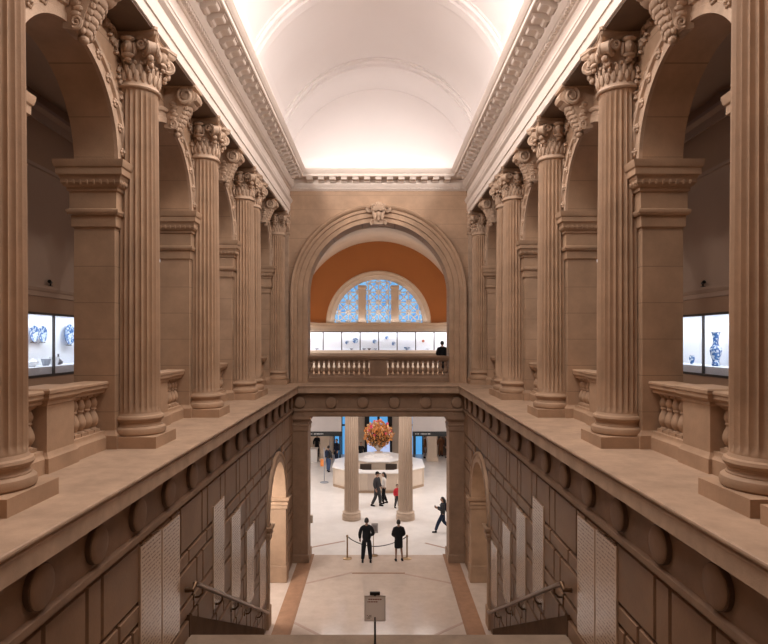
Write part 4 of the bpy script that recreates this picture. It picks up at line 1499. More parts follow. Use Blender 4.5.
a = stanchion(347.3, 558.5, 'brass rope post on the floor to the left of the man in black')
b = stanchion(407, 558.5, 'brass rope post on the floor just right of the woman in black')
pts = []
for i in range(25):
    t_ = i / 24
    pts.append((a[0] + (b[0] - a[0]) * t_ + 0.03 * (1 - 2 * t_), a[1] + (b[1] - a[1]) * t_, 0.86 - 0.42 * 4 * t_ * (1 - t_) * (1 - 0.25 * t_)))
pts[0] = (a[0] + 0.045, a[1], 0.87)
pts[-1] = (b[0] - 0.045, b[1], 0.87)
o = MB().tube(pts, 0.02, 8).build('barrier_rope', M_ROPE)
tag(o, 'dark rope sagging between the two brass posts', 'rope')
x, y = FL(374.5, 555.5)
t = empty('small_sign_stand', (x, y, 0), 'small framed sign on a thin pole, half hidden by the man in black', 'sign')
MB().lathe([(0.15, 0), (0.15, 0.012), (0.03, 0.03)], n=20).build('base', M_BRASS, t)
MB().tube([(-0.04, 0, 0.02), (-0.04, 0, 0.95)], 0.015, 8).build('post', M_BRASS, t)
MB().box(-0.13, 0.14, -0.012, 0.012, 0.92, 1.32).build('board', plain('grey_sign', (0.36, 0.32, 0.31), 0.5), t, smooth=False, bevel=0.004)
MB().box(-0.08, 0.09, -0.016, -0.012, 1.0, 1.24).build('notice', plain('dark_notice', (0.20, 0.17, 0.17), 0.5), t, smooth=False)
# small box fixed to the left pier
o = MB().box(0, 0.10, -0.06, 0.06, 0, 0.32).build('wall_box', M_FARSTONE, None, bevel=0.01)
o.location = (-2.80, YF + 0.9, 1.32)
tag(o, 'small pale box fixed to the inner side of the left pier', 'box')

# ------------------------------------------------------------------ great hall columns
SH = fluted(0.36, 0.32, 0.42, 5.1, nf=20, rows=6).mesh('shaft', M_HCOL, angle=50)
BA = MB().lathe([(0.47, 0), (0.47, 0.08), (0.455, 0.1), (0.465, 0.14), (0.47, 0.18), (0.455, 0.24), (0.44, 0.27), (0.43, 0.3), (0.44, 0.34), (0.45, 0.36), (0.42, 0.39), (0.38, 0.40), (0.362, 0.42)], n=40).mesh('base', M_HCOL, angle=30)
CA = MB().lathe([(0.32, 5.1), (0.36, 5.12), (0.36, 5.16), (0.33, 5.18), (0.33, 5.3), (0.4, 5.42), (0.46, 5.48)], n=40).box(-0.48, 0.48, -0.48, 0.48, 5.48, 5.76).mesh('capital', M_HCOL, angle=30)
for sx, lb in ((-1, 'left of the couple'), (1, 'right of the couple')):
    t = empty('hall_column', (sx * 1.33, 29.6, 0), 'pale fluted column standing on the lower floor, ' + lb, 'column', 'hall columns')
    for nm, me in (('base', BA), ('shaft', SH), ('capital', CA)):
        o = bpy.data.objects.new(nm, me)
        COL.objects.link(o)
        o.parent = t

# ------------------------------------------------------------------ far row of lit cases on the balcony
WC = 1.34
for k in range(-5, 5):
    x0 = 0.01 + k * WC
    lab = ['farthest left of the far row', 'half behind the left edge of the arch in the far row', 'with faint pale pieces at the left of the far row', 'empty looking, in the far row', 'with two blue plates in the far row',
           'with three small bowls in the far row', 'with a pale plate and a bowl in the far row', 'with one blue bowl in the far row', 'with one red piece in the far row', 'behind the dark figure on the balcony'][k + 5]
    t = empty('balcony_case', (x0, YT, 8.08), 'lit glass display case ' + lab, 'display case', 'row of lit cases on the far balcony')
    h = 1.30
    q = MB().box(0.0, WC, -0.42, -0.38, 0, h) if False else MB()
    q.box(0, WC, -0.03, 0.0, 0, h).box(0, WC, -0.5, 0.0, -0.06, 0).box(0, WC, -0.5, 0, h, h + 0.05)
    q.build('lining', M_CASE, t, smooth=False)
    MB().box(0, 0.035, -0.52, -0.46, 0, h).box(WC - 0.035, WC, -0.52, -0.46, 0, h).box(0, WC, -0.52, -0.46, -0.06, 0.0).box(0, WC, -0.52, -0.46, h, h + 0.05).build('frame', M_CASEFRAME, t, smooth=False)
    MB().box(0.035, WC - 0.035, -0.5, -0.49, 0, h).build('glass_pane', M_GLASS, t, smooth=False)
    MB().box(0, WC, -0.5, 0.0, -1.03, -0.06).build('pedestal', M_FARSTONE, t, bevel=0.01)
area('case_lamp', (-0.0, YT - 0.40, 8.08 + 1.27), 13.0, 0.08, 70, (0.93, 0.96, 1.0), (math.radians(22), 0, 0))


def far_plate(px, py, r, lab, m=None):
    p = P(px, py, YT - 0.07)
    plate(p, r, lab, (PI / 2, 0, 0), m, 'pieces in the far cases')


far_plate(347.0, 342.5, 0.13, 'small pale plate at left in the blue plates case, far row')
far_plate(355.4, 340.5, 0.20, 'bigger blue plate at right in the blue plates case, far row')
far_plate(374.6, 341.5, 0.15, 'pale plate in the far case with three small bowls')
far_plate(387.0, 337.5, 0.13, 'pale plate high in the far case right of the centre')
far_plate(393.6, 343.5, 0.14, 'pale plate low in the far case right of the centre')
bp = [(0.05, 0), (0.06, 0.02), (0.13, 0.1), (0.14, 0.13), (0.125, 0.13), (0.05, 0.04), (0.01, 0.03)]
for px, lab, m in ((351.5, 'dark bowl below the two blue plates, far row', M_GREYCERAMIC), (364.0, 'left one of the small bowls in the three bowls case', M_GREYCERAMIC), (369.2, 'middle one of the small bowls in the three bowls case', M_DARKCERAMIC),
                   (375.5, 'right one of the small bowls in the three bowls case', M_GREYCERAMIC), (407.0, 'blue bowl alone in its lit far case', M_PORC), (428.0, 'small pale bowl low in the case with the red piece', M_WHITE), (316.5, 'pale bowl in a case at the left end of the far row', M_GREYCERAMIC)):
    x = (px - VX) * (YT - 0.25) / F
    vessel((x, YT - 0.25, 8.08), bp if px != 407.0 else sc(bp, 1.7), 'porcelain_bowl', lab, 'bowl', m, 'pieces in the far cases')
p = P(423.2, 341, YT - 0.06)
o = MB().lathe([(0.001, 0), (0.07, 0.0), (0.1, 0.02), (0.1, 0.05), (0.001, 0.06)], n=16).build('red_ornament', M_REDCERAMIC)
o.location = p
o.rotation_euler = (PI / 2, 0, 0)
tag(o, 'small red ornament on the back of a lit far case', 'ornament')

# ------------------------------------------------------------------ octagonal information desk with its flowers
DC = (0.0, 37.3)
t = empty('information_desk', (DC[0], DC[1], 0), 'octagonal pale marble information desk in the middle of the great hall', 'desk')


def octa(R, z, cut=0):
    return [(R * cos(PI / 8 + k * PI / 4), R * sin(PI / 8 + k * PI / 4), z) for k in range(8)]


RD = 2.92


def octring(Ro, Ri, z0, z1):
    q = MB()
    rows = [octa(Ri, z0), octa(Ro, z0), octa(Ro, z1), octa(Ri, z1)]
    q.grid(rows, cu=True, cv=True)
    return q


octring(RD, RD - 0.28, 0.14, 1.12).build('counter_wall', M_DESK, t, smooth=False, bevel=0.01)
octring(RD + 0.04, RD - 0.2, 0, 0.14).build('base', stone('desk_base', (0.42, 0.3, 0.21), var=0.08), t, smooth=False)
octring(RD + 0.10, RD - 0.65, 1.12, 1.20).build('counter_top', M_DESKTOP, t, smooth=False, bevel=0.012)
q = MB()
for k in range(8):
    for e in (0,):
        a = octa(RD + 0.005, 0)[k]
        q.tube([(a[0], a[1], 0.14), (a[0], a[1], 1.12)], 0.05, 8)
q.build('corner_trim', M_DESK, t)
# front gate panel
q = MB().box(-0.62, -0.22, -RD * cos(PI / 8) - 0.015, -RD * cos(PI / 8) + 0.03, 0.14, 1.12)
q.build('gate', stone('gate_panel', (0.6, 0.5, 0.43), var=0.04), t, smooth=False, bevel=0.01)
# inner cabinet ring; dark panels stand in for the shade in its knee-holes
octring(1.62, 1.0, 0, 1.52).build('inner_cabinet', M_DESK, t, smooth=False, bevel=0.01)
octring(1.70, 0.95, 1.52, 1.58).build('inner_top', M_DESKTOP, t, smooth=False)
for sg in (-1, 1):
    a, b = octa(1.63, 0)[5], octa(1.63, 0)[6]
    q = MB().box(sg * 0.78 - 0.36 + (0.04 if sg < 0 else 0), sg * 0.78 + 0.36 - (0.04 if sg > 0 else 0), -1.62 * cos(PI / 8) - 0.02, -1.62 * cos(PI / 8) + 0.05, 0.35, 1.43)
    q.build('knee_hole_shade', M_DARKWOOD, t, smooth=False)
MB().box(-0.40, 0.40, -1.62 * cos(PI / 8) - 0.04, -1.62 * cos(PI / 8) + 0.05, 0.2, 1.5).build('inner_panel', M_DESK, t, smooth=False, bevel=0.01)
q = MB()
q.grid([octa(R, z) for R, z in [(0.95, 0), (0.95, 1.60), (0.85, 1.64), (0.85, 1.68), (0.7, 1.70), (0.7, 1.76), (0.52, 1.78), (0.52, 1.82)]], cu=True)
q.f.append(tuple(7 * 8 + i for i in range(8)))
q.build('stepped_pedestal', M_DESKTOP, t, smooth=False)

ZU = 1.82
t = empty('flower_urn', (DC[0] + 0.0, DC[1], ZU), 'pale stone urn on the stepped top in the middle of the desk', 'urn')
MB().lathe([(0.26, 0), (0.26, 0.05), (0.14, 0.08), (0.10, 0.13), (0.16, 0.2), (0.28, 0.32), (0.34, 0.46), (0.36, 0.52), (0.42, 0.56), (0.42, 0.6), (0.34, 0.6), (0.28, 0.45), (0.01, 0.4)], n=32).build('bowl', stone('urn_stone', (0.6, 0.5, 0.43), var=0.05), t, angle=35)
fa = empty('flower_arrangement', (DC[0], DC[1], ZU + 0.30), 'huge rounded bouquet of orange branches with pink flowers in the desk urn', 'flower arrangement')


def leafcloud(n, c, R, size, seed, rmin=0.0, zmin=-9, flat=1.0):
    q = MB()
    rr = random.Random(seed)
    while n > 0:
        d = Vector((rr.uniform(-1, 1), rr.uniform(-1, 1), rr.uniform(-1, 1)))
        if d.length > 1 or d.length < rmin:
            continue
        p = Vector((d.x * R[0], d.y * R[1], d.z * R[2])) + Vector(c)
        if p.z < zmin:
            continue
        n -= 1
        M = Matrix.Rotation(rr.random() * 6.28, 3, 'Z') @ Matrix.Rotation(rr.random() * 3.14, 3, 'X')
        k = size * (0.7 + 0.6 * rr.random())
        pts = [(0, 0, 0), (k * 0.35, k * 0.4, k * 0.08), (k * 0.25, k * 0.8, 0), (0, k * 1.05, -k * 0.1), (-k * 0.25, k * 0.8, 0), (-k * 0.35, k * 0.4, k * 0.08)]
        q.add([tuple(p + M @ Vector(v)) for v in pts], [(0, 1, 2, 3), (0, 3, 4, 5)])
    return q


M_OL = plain('orange_leaves', (0.72, 0.30, 0.09), 0.6)
M_OL2 = plain('amber_leaves', (0.80, 0.45, 0.18), 0.6)
M_DL = plain('brown_leaves', (0.13, 0.075, 0.03), 0.6)
M_PINK = plain('pink_petals', (0.85, 0.10, 0.20), 0.5)
M_PALE = plain('cream_petals', (0.85, 0.65, 0.45), 0.5)
q = MB()
rr = random.Random(3)
for k in range(36):
    a = rr.random() * 6.28
    e = rr.uniform(0.05, 1.4)
    L = rr.uniform(0.7, 1.15)
    q.tube([(0.1 * cos(a), 0.1 * sin(a), -0.15), (0.35 * L * cos(a) * cos(e), 0.35 * L * sin(a) * cos(e), 0.15 + 0.55 * L * sin(e)), (0.85 * L * cos(a) * cos(e), 0.85 * L * sin(a) * cos(e), 0.25 + 1.0 * L * sin(e))], [0.02, 0.014, 0.006], 5)
q.build('branches', M_DL, fa)
leafcloud(650, (0, 0, 0.75), (0.92, 0.92, 0.82), 0.17, 11, 0.45, -0.05).build('orange_foliage', M_OL, fa, smooth=False)
leafcloud(420, (0, 0, 0.8), (0.95, 0.95, 0.88), 0.15, 12, 0.5, 0.0).build('amber_foliage', M_OL2, fa, smooth=False)
leafcloud(600, (0, -0.1, 0.55), (0.72, 0.8, 0.55), 0.16, 13, 0.2, -0.05).build('dark_foliage', M_DL, fa, smooth=False)
for k in range(26):
    a = rr.random() * 6.28
    e = rr.uniform(0.0, 1.5)
    R_ = rr.uniform(0.75, 1.0)
    c = Vector((0.92 * R_ * cos(a) * cos(e), 0.92 * R_ * sin(a) * cos(e), 0.75 + (0.95 * R_ + 0.08) * sin(e)))
    q = MB()
    for j in range(6):
        b = j * PI / 3
        q.ell(c + Vector((0.05 * cos(b), 0.03 * sin(j * 2.1), 0.05 * sin(b))), (0.045, 0.04, 0.045), 6, 5)
    q.build('blossom', M_PINK if k % 3 else M_PALE, fa)

# ------------------------------------------------------------------ header panels over the far counters
LET = random.Random(21)
for s, xa, xb, lb in ((-1, -5.7, -2.53, 'left'), (1, 2.32, 5.7, 'right')):
    t = empty('counter_header', ((xa + xb) / 2, 41.0, 0), 'grey fabric header with black lettered band over the %s far counter' % lb, 'header panel', 'counter headers')
    hw = (xb - xa) / 2
    MB().box(-hw, hw, -0.1, 0.1, 2.58, 5.4).build('fabric_panel', M_GREYPANEL, t, smooth=False)
    bd = MB().box(-hw, hw + (0.05 if s < 0 else 0), -0.14, 0.14, 2.26, 2.58).build('sign_band', M_BLACKPANEL, t, smooth=False)
    q = MB()
    xx = -hw + (0.93 if s < 0 else 0.18)
    for k in range(11):
        if k != 3:
            wd = 0.05 + 0.03 * LET.random()
            q.box(xx, xx + wd, -0.145, -0.14, 2.385, 2.455)
        xx += 0.095
    q.build('lettering', M_GREYINK, bd, smooth=False)
    for x in ((-hw + 0.1), (hw - 0.1)):
        MB().box(x - 0.06, x + 0.06, -0.06, 0.06, 0, 2.3).build('post', M_BLACKPANEL, t, smooth=False)
for s in (-1, 1):
    t = empty('hall_pier', (s * 3.9, 43.9, 0), 'square pale pier by the %s far counter' % SIDE[s], 'pier', 'hall piers')
    MB().box(-0.34, 0.34, -0.34, 0.34, 0, 6.5).build('shaft', M_FARSTONE, t, bevel=0.02)
    MB().box(-0.42, 0.42, -0.42, 0.42, 0, 0.28).build('base', M_FARSTONE, t, bevel=0.03)
t = empty('ticket_counter', (-4.76, 43.5, 0), 'white counter under the left black band at the far wall', 'counter')
MB().box(-0.33, 0.33, -0.3, 0.3, 0, 0.92).build('body', M_DESKTOP, t, smooth=False)
MB().box(-0.37, 0.37, -0.36, 0.34, 0.92, 0.98).build('top', M_DESKTOP, t, smooth=False, bevel=0.01)
t = empty('ticket_counter', (5.1, 45.9, 0), 'dark doorway cabinet under the right black band at the far wall', 'cabinet')
MB().box(-0.5, 0.5, -0.25, 0.25, 0, 2.2).build('body', M_DARKWOOD, t, smooth=False, bevel=0.01)
MB().box(-0.42, -0.02, -0.27, -0.25, 0.1, 2.1).build('door', M_DARKWOOD, t, smooth=False)
MB().box(0.02, 0.42, -0.27, -0.25, 0.1, 2.1).build('door', M_DARKWOOD, t, smooth=False)
t.name = 'wall_cabinet'

x, y = FL(324.3, 482.5)
t = empty('pole_sign', (x, y, 0), 'tall thin pole sign with an orange flag left of the information desk', 'sign')
MB().lathe([(0.26, 0), (0.26, 0.03), (0.05, 0.06)], n=20).build('base', M_GREYCERAMIC, t)
MB().tube([(0, 0, 0.04), (0, 0, 2.15)], 0.035, 10).build('pole', M_GREYCERAMIC, t)
MB().box(-0.24, -0.03, -0.015, 0.015, 1.0, 1.45).build('orange_flag', plain('orange_cloth', (0.85, 0.30, 0.08), 0.7), t, smooth=False, bevel=0.006)
x, y = FL(321.5, 490)

# ------------------------------------------------------------------ people
DG = bpy.context.evaluated_depsgraph_get


def skin_mesh(verts, edges, radii, root=0, sub=2):
    me = bpy.data.meshes.new('tmp')
    me.from_pydata(verts, edges, [])
    o = bpy.data.objects.new('tmp', me)
    COL.objects.link(o)
    sk = o.modifiers.new('skin', 'SKIN')
    sk.use_smooth_shade = True
    if not me.skin_vertices:
        me.attributes.new  # layer is made with the modifier
    lay = me.skin_vertices[0].data
    for i, r in enumerate(radii):
        rx, ry = r if isinstance(r, tuple) else (r, r)
        lay[i].radius = (rx, ry)
        lay[i].use_root = (i == root)
    ss = o.modifiers.new('sub', 'SUBSURF')
    ss.levels = ss.render_levels = sub
    dg = bpy.context.evaluated_depsgraph_get()
    dg.update()
    ev = o.evaluated_get(dg)
    m2 = ev.to_mesh()
    vs = [tuple(v.co) for v in m2.vertices]
    fs = [tuple(p.vertices) for p in m2.polygons]
    ev.to_mesh_clear()
    bpy.data.objects.remove(o)
    bpy.data.meshes.remove(me)
    return vs, fs


def pose(H=1.75, legs=((0.12, 0.0), (0.12, 0.0)), arms=None, lean=0.0, turn=0.0, sh=0.19):
    """joint positions; figure faces +Y. legs: (side offset, forward offset) of each ankle"""
    k = H / 1.75
    J = {}
    J['pelvis'] = (0, 0, 0.95)
    J['waist'] = (0, 0.01 + lean * 0.3, 1.10)
    J['chest'] = (0, 0.0 + lean * 0.7, 1.30)
    J['neck'] = (0, -0.01 + lean, 1.47)
    J['skull'] = (0, 0.02 + lean * 1.1, 1.56)
    J['head'] = (0, 0.025 + lean * 1.15, 1.635)
    for i, sd in enumerate((-1, 1)):
        J['sh', sd] = (sd * sh, lean, 1.40)
        ar = (arms or {}).get(sd, 'down')
        if ar == 'down':
            J['el', sd] = (sd * (sh + 0.065), -0.03 + lean, 1.14)
            J['wr', sd] = (sd * (sh + 0.06), 0.06 + lean, 0.90)
        elif ar == 'front':
            J['el', sd] = (sd * (sh + 0.07), 0.0 + lean, 1.13)
            J['wr', sd] = (sd * 0.09, 0.20 + lean, 0.98)
        elif ar == 'phone':
            J['el', sd] = (sd * (sh + 0.02), 0.04 + lean, 1.13)
            J['wr', sd] = (sd * 0.12, 0.30 + lean, 1.22)
        elif ar == 'back':
            J['el', sd] = (sd * (sh + 0.05), -0.12 + lean, 1.15)
            J['wr', sd] = (sd * (sh + 0.05), -0.16 + lean, 0.92)
        elif ar == 'rail':
            J['el', sd] = (sd * (sh + 0.04), 0.08 + lean, 1.16)
            J['wr', sd] = (sd * (sh + 0.0), 0.28 + lean, 1.12)
        lx, ly = legs[i]
        J['hip', sd] = (sd * 0.09, 0.0, 0.93)
        bend = 0.02 + 0.28 * abs(ly) * (1 if ly < 0 else 0.35)
        J['kn', sd] = (sd * (0.09 + (lx - 0.09) * 0.5), ly * 0.45 + bend, 0.50 - 0.04 * abs(ly))
        J['an', sd] = (sd * lx, ly - 0.03, 0.085 + (0.09 if ly < -0.2 else 0.0))
    return {q: (v[0] * k, v[1] * k, v[2] * k) for q, v in J.items()}, k


def chain(J, keys, closed=None):
    return [J[q] for q in keys]


def hand(mb, wr, el, k, side):
    """palm, four bent fingers and a thumb continuing the forearm"""
    w_, e_ = Vector(wr), Vector(el)
    d = (w_ - e_).normalized()
    side_v = Vector((side, 0, 0))
    fwd = Vector((0, 1, 0))
    if abs(d.y) > 0.7:
        fwd = Vector((0, 0, 1))
    inw = d.cross(fwd).normalized() * (1 if d.cross(fwd).x * -side > 0 else -1)
    mb.tube([w_ - d * 0.02 * k, w_ + d * 0.03 * k, w_ + d * 0.085 * k], [0.024 * k, 0.034 * k, 0.036 * k], 8)
    for j, L in enumerate((0.065, 0.075, 0.07, 0.055)):
        off = fwd * (0.028 - 0.0185 * j) * k
        p0 = w_ + d * 0.075 * k + off
        p1 = p0 + d * L * 0.55 * k
        p2 = p1 + (d * 0.75 + inw * 0.5).normalized() * L * 0.55 * k
        mb.tube([p0, p1, p2], [0.0098 * k, 0.009 * k, 0.0075 * k], 6)
    p0 = w_ + d * 0.03 * k + fwd * 0.028 * k
    mb.tube([p0, p0 + (d * 0.6 + fwd * 0.75).normalized() * 0.04 * k, p0 + (d * 0.9 + fwd * 0.45 + inw * 0.3).normalized() * 0.075 * k], [0.013 * k, 0.011 * k, 0.009 * k], 6)


M_SKIN = plain('skin', (0.45, 0.26, 0.18), 0.5)
M_SKIN2 = plain('skin_deep', (0.22, 0.12, 0.08), 0.5)
M_HAIRD = plain('dark_hair', (0.02, 0.014, 0.011), 0.5)
M_HAIRB = plain('brown_hair', (0.09, 0.05, 0.03), 0.5)
CLOTH = {}


def cloth(c):
    if c not in CLOTH:
        CLOTH[c] = plain('cloth_%s' % c[0], c[1], 0.85, spec=0.2)
    return CLOTH[c]


BLACK = ('black', (0.010, 0.010, 0.012))
NAVY = ('navy', (0.02, 0.03, 0.06))
CHAR = ('charcoal', (0.05, 0.05, 0.055))
JEAN = ('denim', (0.06, 0.10, 0.20))
WHT = ('white', (0.75, 0.70, 0.66))
RED = ('red', (0.62, 0.04, 0.06))
ORG = ('orange', (0.85, 0.38, 0.10))
BRN = ('brown', (0.16, 0.07, 0.035))
GRY = ('grey', (0.25, 0.25, 0.27))


def person(loc, rz, label, H=1.75, top=BLACK, low=BLACK, kind='trousers', hair=M_HAIRD, long_hair=False, bare=False, skin=M_SKIN, group='visitors', bag=None, cap=None, phone=False, z=0.0, build=1.0, coat=False, **kw):
    J, k = pose(H, **kw)
    t = empty('person', (loc[0], loc[1], z), label, 'person', group, rz)
    K = ['pelvis', 'waist', 'chest', 'neck', 'skull']
    vs = [J[q] for q in K]
    es = [(0, 1), (1, 2), (2, 3), (3, 4)]
    rs = [(0.125 * k, 0.10 * k), (0.115 * k, 0.09 * k), (0.13 * k, 0.10 * k), 0.06 * k, 0.058 * k]
    idx = {q: i for i, q in enumerate(K)}

    def addv(q, r, frm):
        idx[q] = len(vs)
        vs.append(J[q])
        rs.append(r)
        es.append((idx[frm], idx[q]))
    for sd in (-1, 1):
        addv(('sh', sd), 0.055 * k, 'chest')
        addv(('el', sd), 0.042 * k, ('sh', sd))
        addv(('wr', sd), 0.028 * k, ('el', sd))
        addv(('hip', sd), 0.085 * k, 'pelvis')
        addv(('kn', sd), 0.055 * k, ('hip', sd))
        addv(('an', sd), 0.036 * k, ('kn', sd))
    mb = MB().add(*skin_mesh(vs, es, rs))
    # head with face
    hc = Vector(J['head'])
    hv = MB().ell((0, 0, 0), (0.082, 0.102, 0.126), 16, 12)
    q2 = []
    for (x, y, zz) in hv.v:
        if zz < 0:
            x *= 1 + 1.9 * zz
            y *= 1 + (0.6 * zz if y > 0 else 1.8 * zz)
        q2.append((x * k, y * k, zz * k))
    mb.add([tuple(hc + Vector(p)) for p in q2], hv.f)
    mb.tube([hc + Vector((0, 0.085, 0.015)) * k, hc + Vector((0, 0.105, -0.018)) * k, hc + Vector((0, 0.088, -0.03)) * k], [0.009 * k, 0.015 * k, 0.011 * k], 7)
    mb.tube([hc + Vector((-0.024, 0.078, -0.058)) * k, hc + Vector((0, 0.09, -0.058)) * k, hc + Vector((0.024, 0.078, -0.058)) * k], [0.006 * k, 0.009 * k, 0.006 * k], 6)
    for sd in (-1, 1):
        mb.ell(hc + Vector((sd * 0.078, 0.0, -0.012)) * k, (0.011 * k, 0.02 * k, 0.032 * k), 7, 6)
        hand(mb, J['wr', sd], J['el', sd], k, sd)
    mb.build('body', skin, t, angle=70)
    q = MB()
    for sd in (-1, 1):
        q.ell(hc + Vector((sd * 0.03, 0.082, 0.006)) * k, (0.012 * k, 0.008 * k, 0.008 * k), 7, 5)
    q.build('eyes', M_HAIRD, t)
    # hair or cap
    q = MB()
    hv = MB().ell((0, 0, 0), (0.093, 0.113, 0.134), 16, 12)
    vv = []
    for (x, y, zz) in hv.v:
        if y > 0.03 and zz < 0.06:
            y = 0.03 - 0.01
            x *= 0.9
        if zz < -0.045:
            zz = -0.045 + (zz + 0.045) * 0.2
        vv.append(hc + Vector((x, y - 0.006, zz + 0.006)) * k)
    q.add([tuple(p) for p in vv], hv.f)
    if long_hair:
        q.tube([hc + Vector((0, -0.055, 0.03)) * k, hc + Vector((0, -0.095, -0.08)) * k, hc + Vector((0, -0.10, -0.2)) * k, hc + Vector((0, -0.10, -0.32)) * k], [0.07 * k, 0.085 * k, 0.08 * k, 0.04 * k], 10)
    q.build('hair', hair, t, angle=70)
    if cap:
        q = MB().ell(hc + Vector((0, -0.005, 0.055)) * k, (0.092 * k, 0.108 * k, 0.085 * k), 14, 8)
        q.box(-0.06 * k, 0.06 * k, hc.y + 0.07 * k, hc.y + 0.18 * k, hc.z + 0.035 * k, hc.z + 0.05 * k)
        q.build('cap', cloth(cap), t, angle=60)
    # top garment
    K = ['pelvis', 'waist', 'chest', 'neck']
    pv = Vector(J['pelvis'])
    nk, ch = Vector(J['neck']), Vector(J['chest'])
    up = ch + (nk - ch) * 0.5
    vs = [tuple(pv + Vector((0, 0, -0.13 * k))), J['waist'], tuple(ch - Vector((0, 0, 0.03 * k))), tuple(up), tuple(nk + Vector((0, 0, 0.03 * k)))]
    es = [(0, 1), (1, 2), (2, 3), (3, 4)]
    wz = build
    rs = [(0.185 * k * wz, 0.145 * k), (0.175 * k * wz, 0.135 * k), (0.185 * k * wz, 0.14 * k), (0.14 * k * wz, 0.115 * k), 0.078 * k]
    for sd in (-1, 1):
        n0 = len(vs)
        el, wr = Vector(J['el', sd]), Vector(J['wr', sd])
        shp = Vector(J['sh', sd]) + Vector((-sd * 0.012, 0, -0.03)) * k
        vs += [tuple(shp), J['el', sd], tuple(el + (wr - el) * 0.93)]
        es += [(3, n0), (n0, n0 + 1), (n0 + 1, n0 + 2)]
        rs += [0.092 * k, 0.076 * k, 0.058 * k]
    MB().add(*skin_mesh(vs, es, rs)).build('coat' if coat else 'jacket', cloth(top), t, angle=70)
    if coat:
        q = MB()
        q.lathe([(0.17 * k, 0.42 * k), (0.165 * k, 0.6 * k), (0.15 * k, 0.85 * k), (0.14 * k, 1.0 * k)], n=20, sx=1.15, sy=0.9)
        q.build('coat_skirt', cloth(top), t, angle=60)
    # lower garment
    if kind == 'trousers':
        vs = [tuple(pv + Vector((0, 0, 0.05 * k))), J['pelvis']]
        es = [(0, 1)]
        rs = [(0.14 * k, 0.11 * k), (0.145 * k, 0.115 * k)]
        for sd in (-1, 1):
            n0 = len(vs)
            kn, an = Vector(J['kn', sd]), Vector(J['an', sd])
            vs += [J['hip', sd], J['kn', sd], tuple(an + (kn - an) * 0.02)]
            es += [(1, n0), (n0, n0 + 1), (n0 + 1, n0 + 2)]
            rs += [0.125 * k, 0.096 * k, 0.076 * k]
        MB().add(*skin_mesh(vs, es, rs, 1)).build('trousers', cloth(low), t, angle=70)
    else:
        MB().lathe([(0.155 * k, 0.56 * k), (0.165 * k, 0.62 * k), (0.165 * k, 0.82 * k), (0.15 * k, 0.95 * k), (0.13 * k, 1.04 * k)], n=22, sx=1.12, sy=0.85).build('skirt', cloth(low), t, angle=60)
    for sd in (-1, 1):
        an = Vector(J['an', sd])
        zz = max(0, an.z - 0.085 * k)
        q = MB()
        q.ell((an.x, an.y + 0.055 * k, zz + 0.038 * k), (0.047 * k, 0.135 * k, 0.036 * k), 10, 7).ell((an.x, an.y - 0.02 * k, zz + 0.058 * k), (0.042 * k, 0.058 * k, 0.055 * k), 9, 6)
        q.box(an.x - 0.04 * k, an.x + 0.04 * k, an.y - 0.07 * k, an.y + 0.17 * k, zz, zz + 0.018 * k)
        q.build('shoe', cloth(BLACK), t, angle=60)
    if bag == 'backpack':
        q = MB().ell((0, J['chest'][1] - 0.20 * k, J['chest'][2] - 0.06 * k), (0.15 * k, 0.11 * k, 0.24 * k), 12, 9)
        b_ = q.build('backpack', cloth(NAVY), t, angle=60)
        q = MB()
        for sd in (-1, 1):
            c = Vector(J['chest'])
            q.tube([c + Vector((sd * 0.1, -0.14, 0.12)) * k, c + Vector((sd * 0.11, 0.0, 0.19)) * k, c + Vector((sd * 0.115, 0.14, 0.05)) * k, c + Vector((sd * 0.13, 0.08, -0.15)) * k], 0.02 * k, 6)
        q.build('strap', cloth(NAVY), b_)
    if phone:
        w_ = Vector(J['wr', -1])
        q = MB().box(w_.x - 0.035, w_.x + 0.035, w_.y + 0.10, w_.y + 0.11, w_.z + 0.02, w_.z + 0.17)
        q.build('phone', M_BLACKMETAL, t, smooth=False)
    return t


TO = 0.0            # facing away from the camera
AWAY, LEFT, RIGHT, NEAR = 0.0, PI / 2, -PI / 2, PI
person(FL(366.6, 562.0), AWAY, 'man in a black suit standing with feet apart, back turned, before the rope', 1.74, sh=0.205, legs=((0.16, 0), (0.16, 0)), arms={-1: 'down', 1: 'front'}, build=1.08, skin=M_SKIN2, group='guards at the rope')
person(FL(398.6, 560.5), AWAY + 0.15, 'woman in black jacket and skirt standing back turned by the right rope post', 1.62, kind='skirt', bare=True, arms={-1: 'front', 1: 'front'}, legs=((0.12, 0), (0.16, 0)), skin=M_SKIN2, group='guards at the rope', build=1.12)
person(FL(443.0, 532.0), LEFT, 'dark haired woman with a backpack striding left while looking at her phone', 1.6, top=CHAR, low=NAVY, legs=((0.09, 0.42), (0.09, -0.38)), arms={-1: 'phone', 1: 'phone'}, bag='backpack', long_hair=True, phone=True)
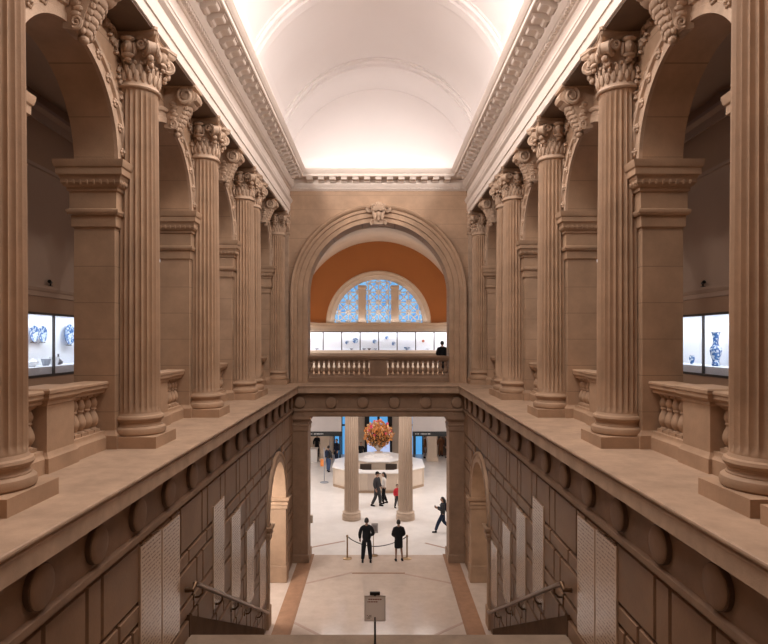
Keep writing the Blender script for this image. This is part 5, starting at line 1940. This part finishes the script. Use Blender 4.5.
person(FL(377.0, 506.0), RIGHT - 0.5, 'man in dark suit and black cap facing the woman in white by the desk', 1.82, top=CHAR, low=CHAR, cap=BLACK, legs=((0.12, 0.16), (0.12, -0.2)), arms={-1: 'front', 1: 'down'})
person(FL(384.0, 503.5), LEFT + 0.2, 'dark haired woman in white top and black trousers facing the man in a cap', 1.68, top=WHT, low=BLACK, long_hair=True, legs=((0.1, 0.1), (0.1, -0.15)), arms={-1: 'front', 1: 'down'})
person(FL(397.0, 508.0), NEAR + 0.6, 'child in a red and orange top half hidden by the right hall column', 1.25, top=RED, low=CHAR, hair=M_HAIRB, legs=((0.1, 0.12), (0.1, -0.1)))
person((-1.22, 41.9), NEAR, 'person in black standing behind the desk, left of the bouquet', 1.70, top=BLACK, hair=M_HAIRB)
person(FL(328.3, 471.5), AWAY - 0.5, 'visitor with a backpack and jeans standing at the left of the desk', 1.72, top=CHAR, low=JEAN, bag='backpack', legs=((0.12, 0.12), (0.12, -0.12)))
person(FL(336.8, 463.0), LEFT + 0.6, 'person in dark clothes beyond the visitor with the backpack', 1.72, top=NAVY, low=NAVY, hair=M_HAIRB)
person(FL(317.0, 456.5), AWAY, 'person in black by the white counter under the left band', 1.70, top=BLACK, low=CHAR, coat=True)
person(FL(308.8, 456.8), RIGHT, 'person in black at the left edge of the opening, partly hidden by the pier', 1.62, top=BLACK, low=CHAR)
person(FL(447.0, 457.6), LEFT, 'person in black at the right edge of the opening under the right band', 1.66, top=BLACK, low=BLACK)
person(FL(440.8, 456.2), AWAY, 'person in a brown coat under the right band beside the pier', 1.62, top=BRN, low=BRN, hair=M_HAIRB, coat=True)
person(FL(425.0, 458.0), RIGHT, 'person in a brown coat on the left side of the right far pier', 1.70, top=BRN, low=GRY, hair=M_HAIRD, coat=True)
person(((442.2 - VX) * 28.9 / F, 28.9), AWAY - 0.1, 'person in a black coat on the balcony behind the balustrade of the great arch', 1.72, top=BLACK, low=BLACK, z=ZL, coat=True, build=1.15, arms={-1: 'front', 1: 'front'}, group=None)
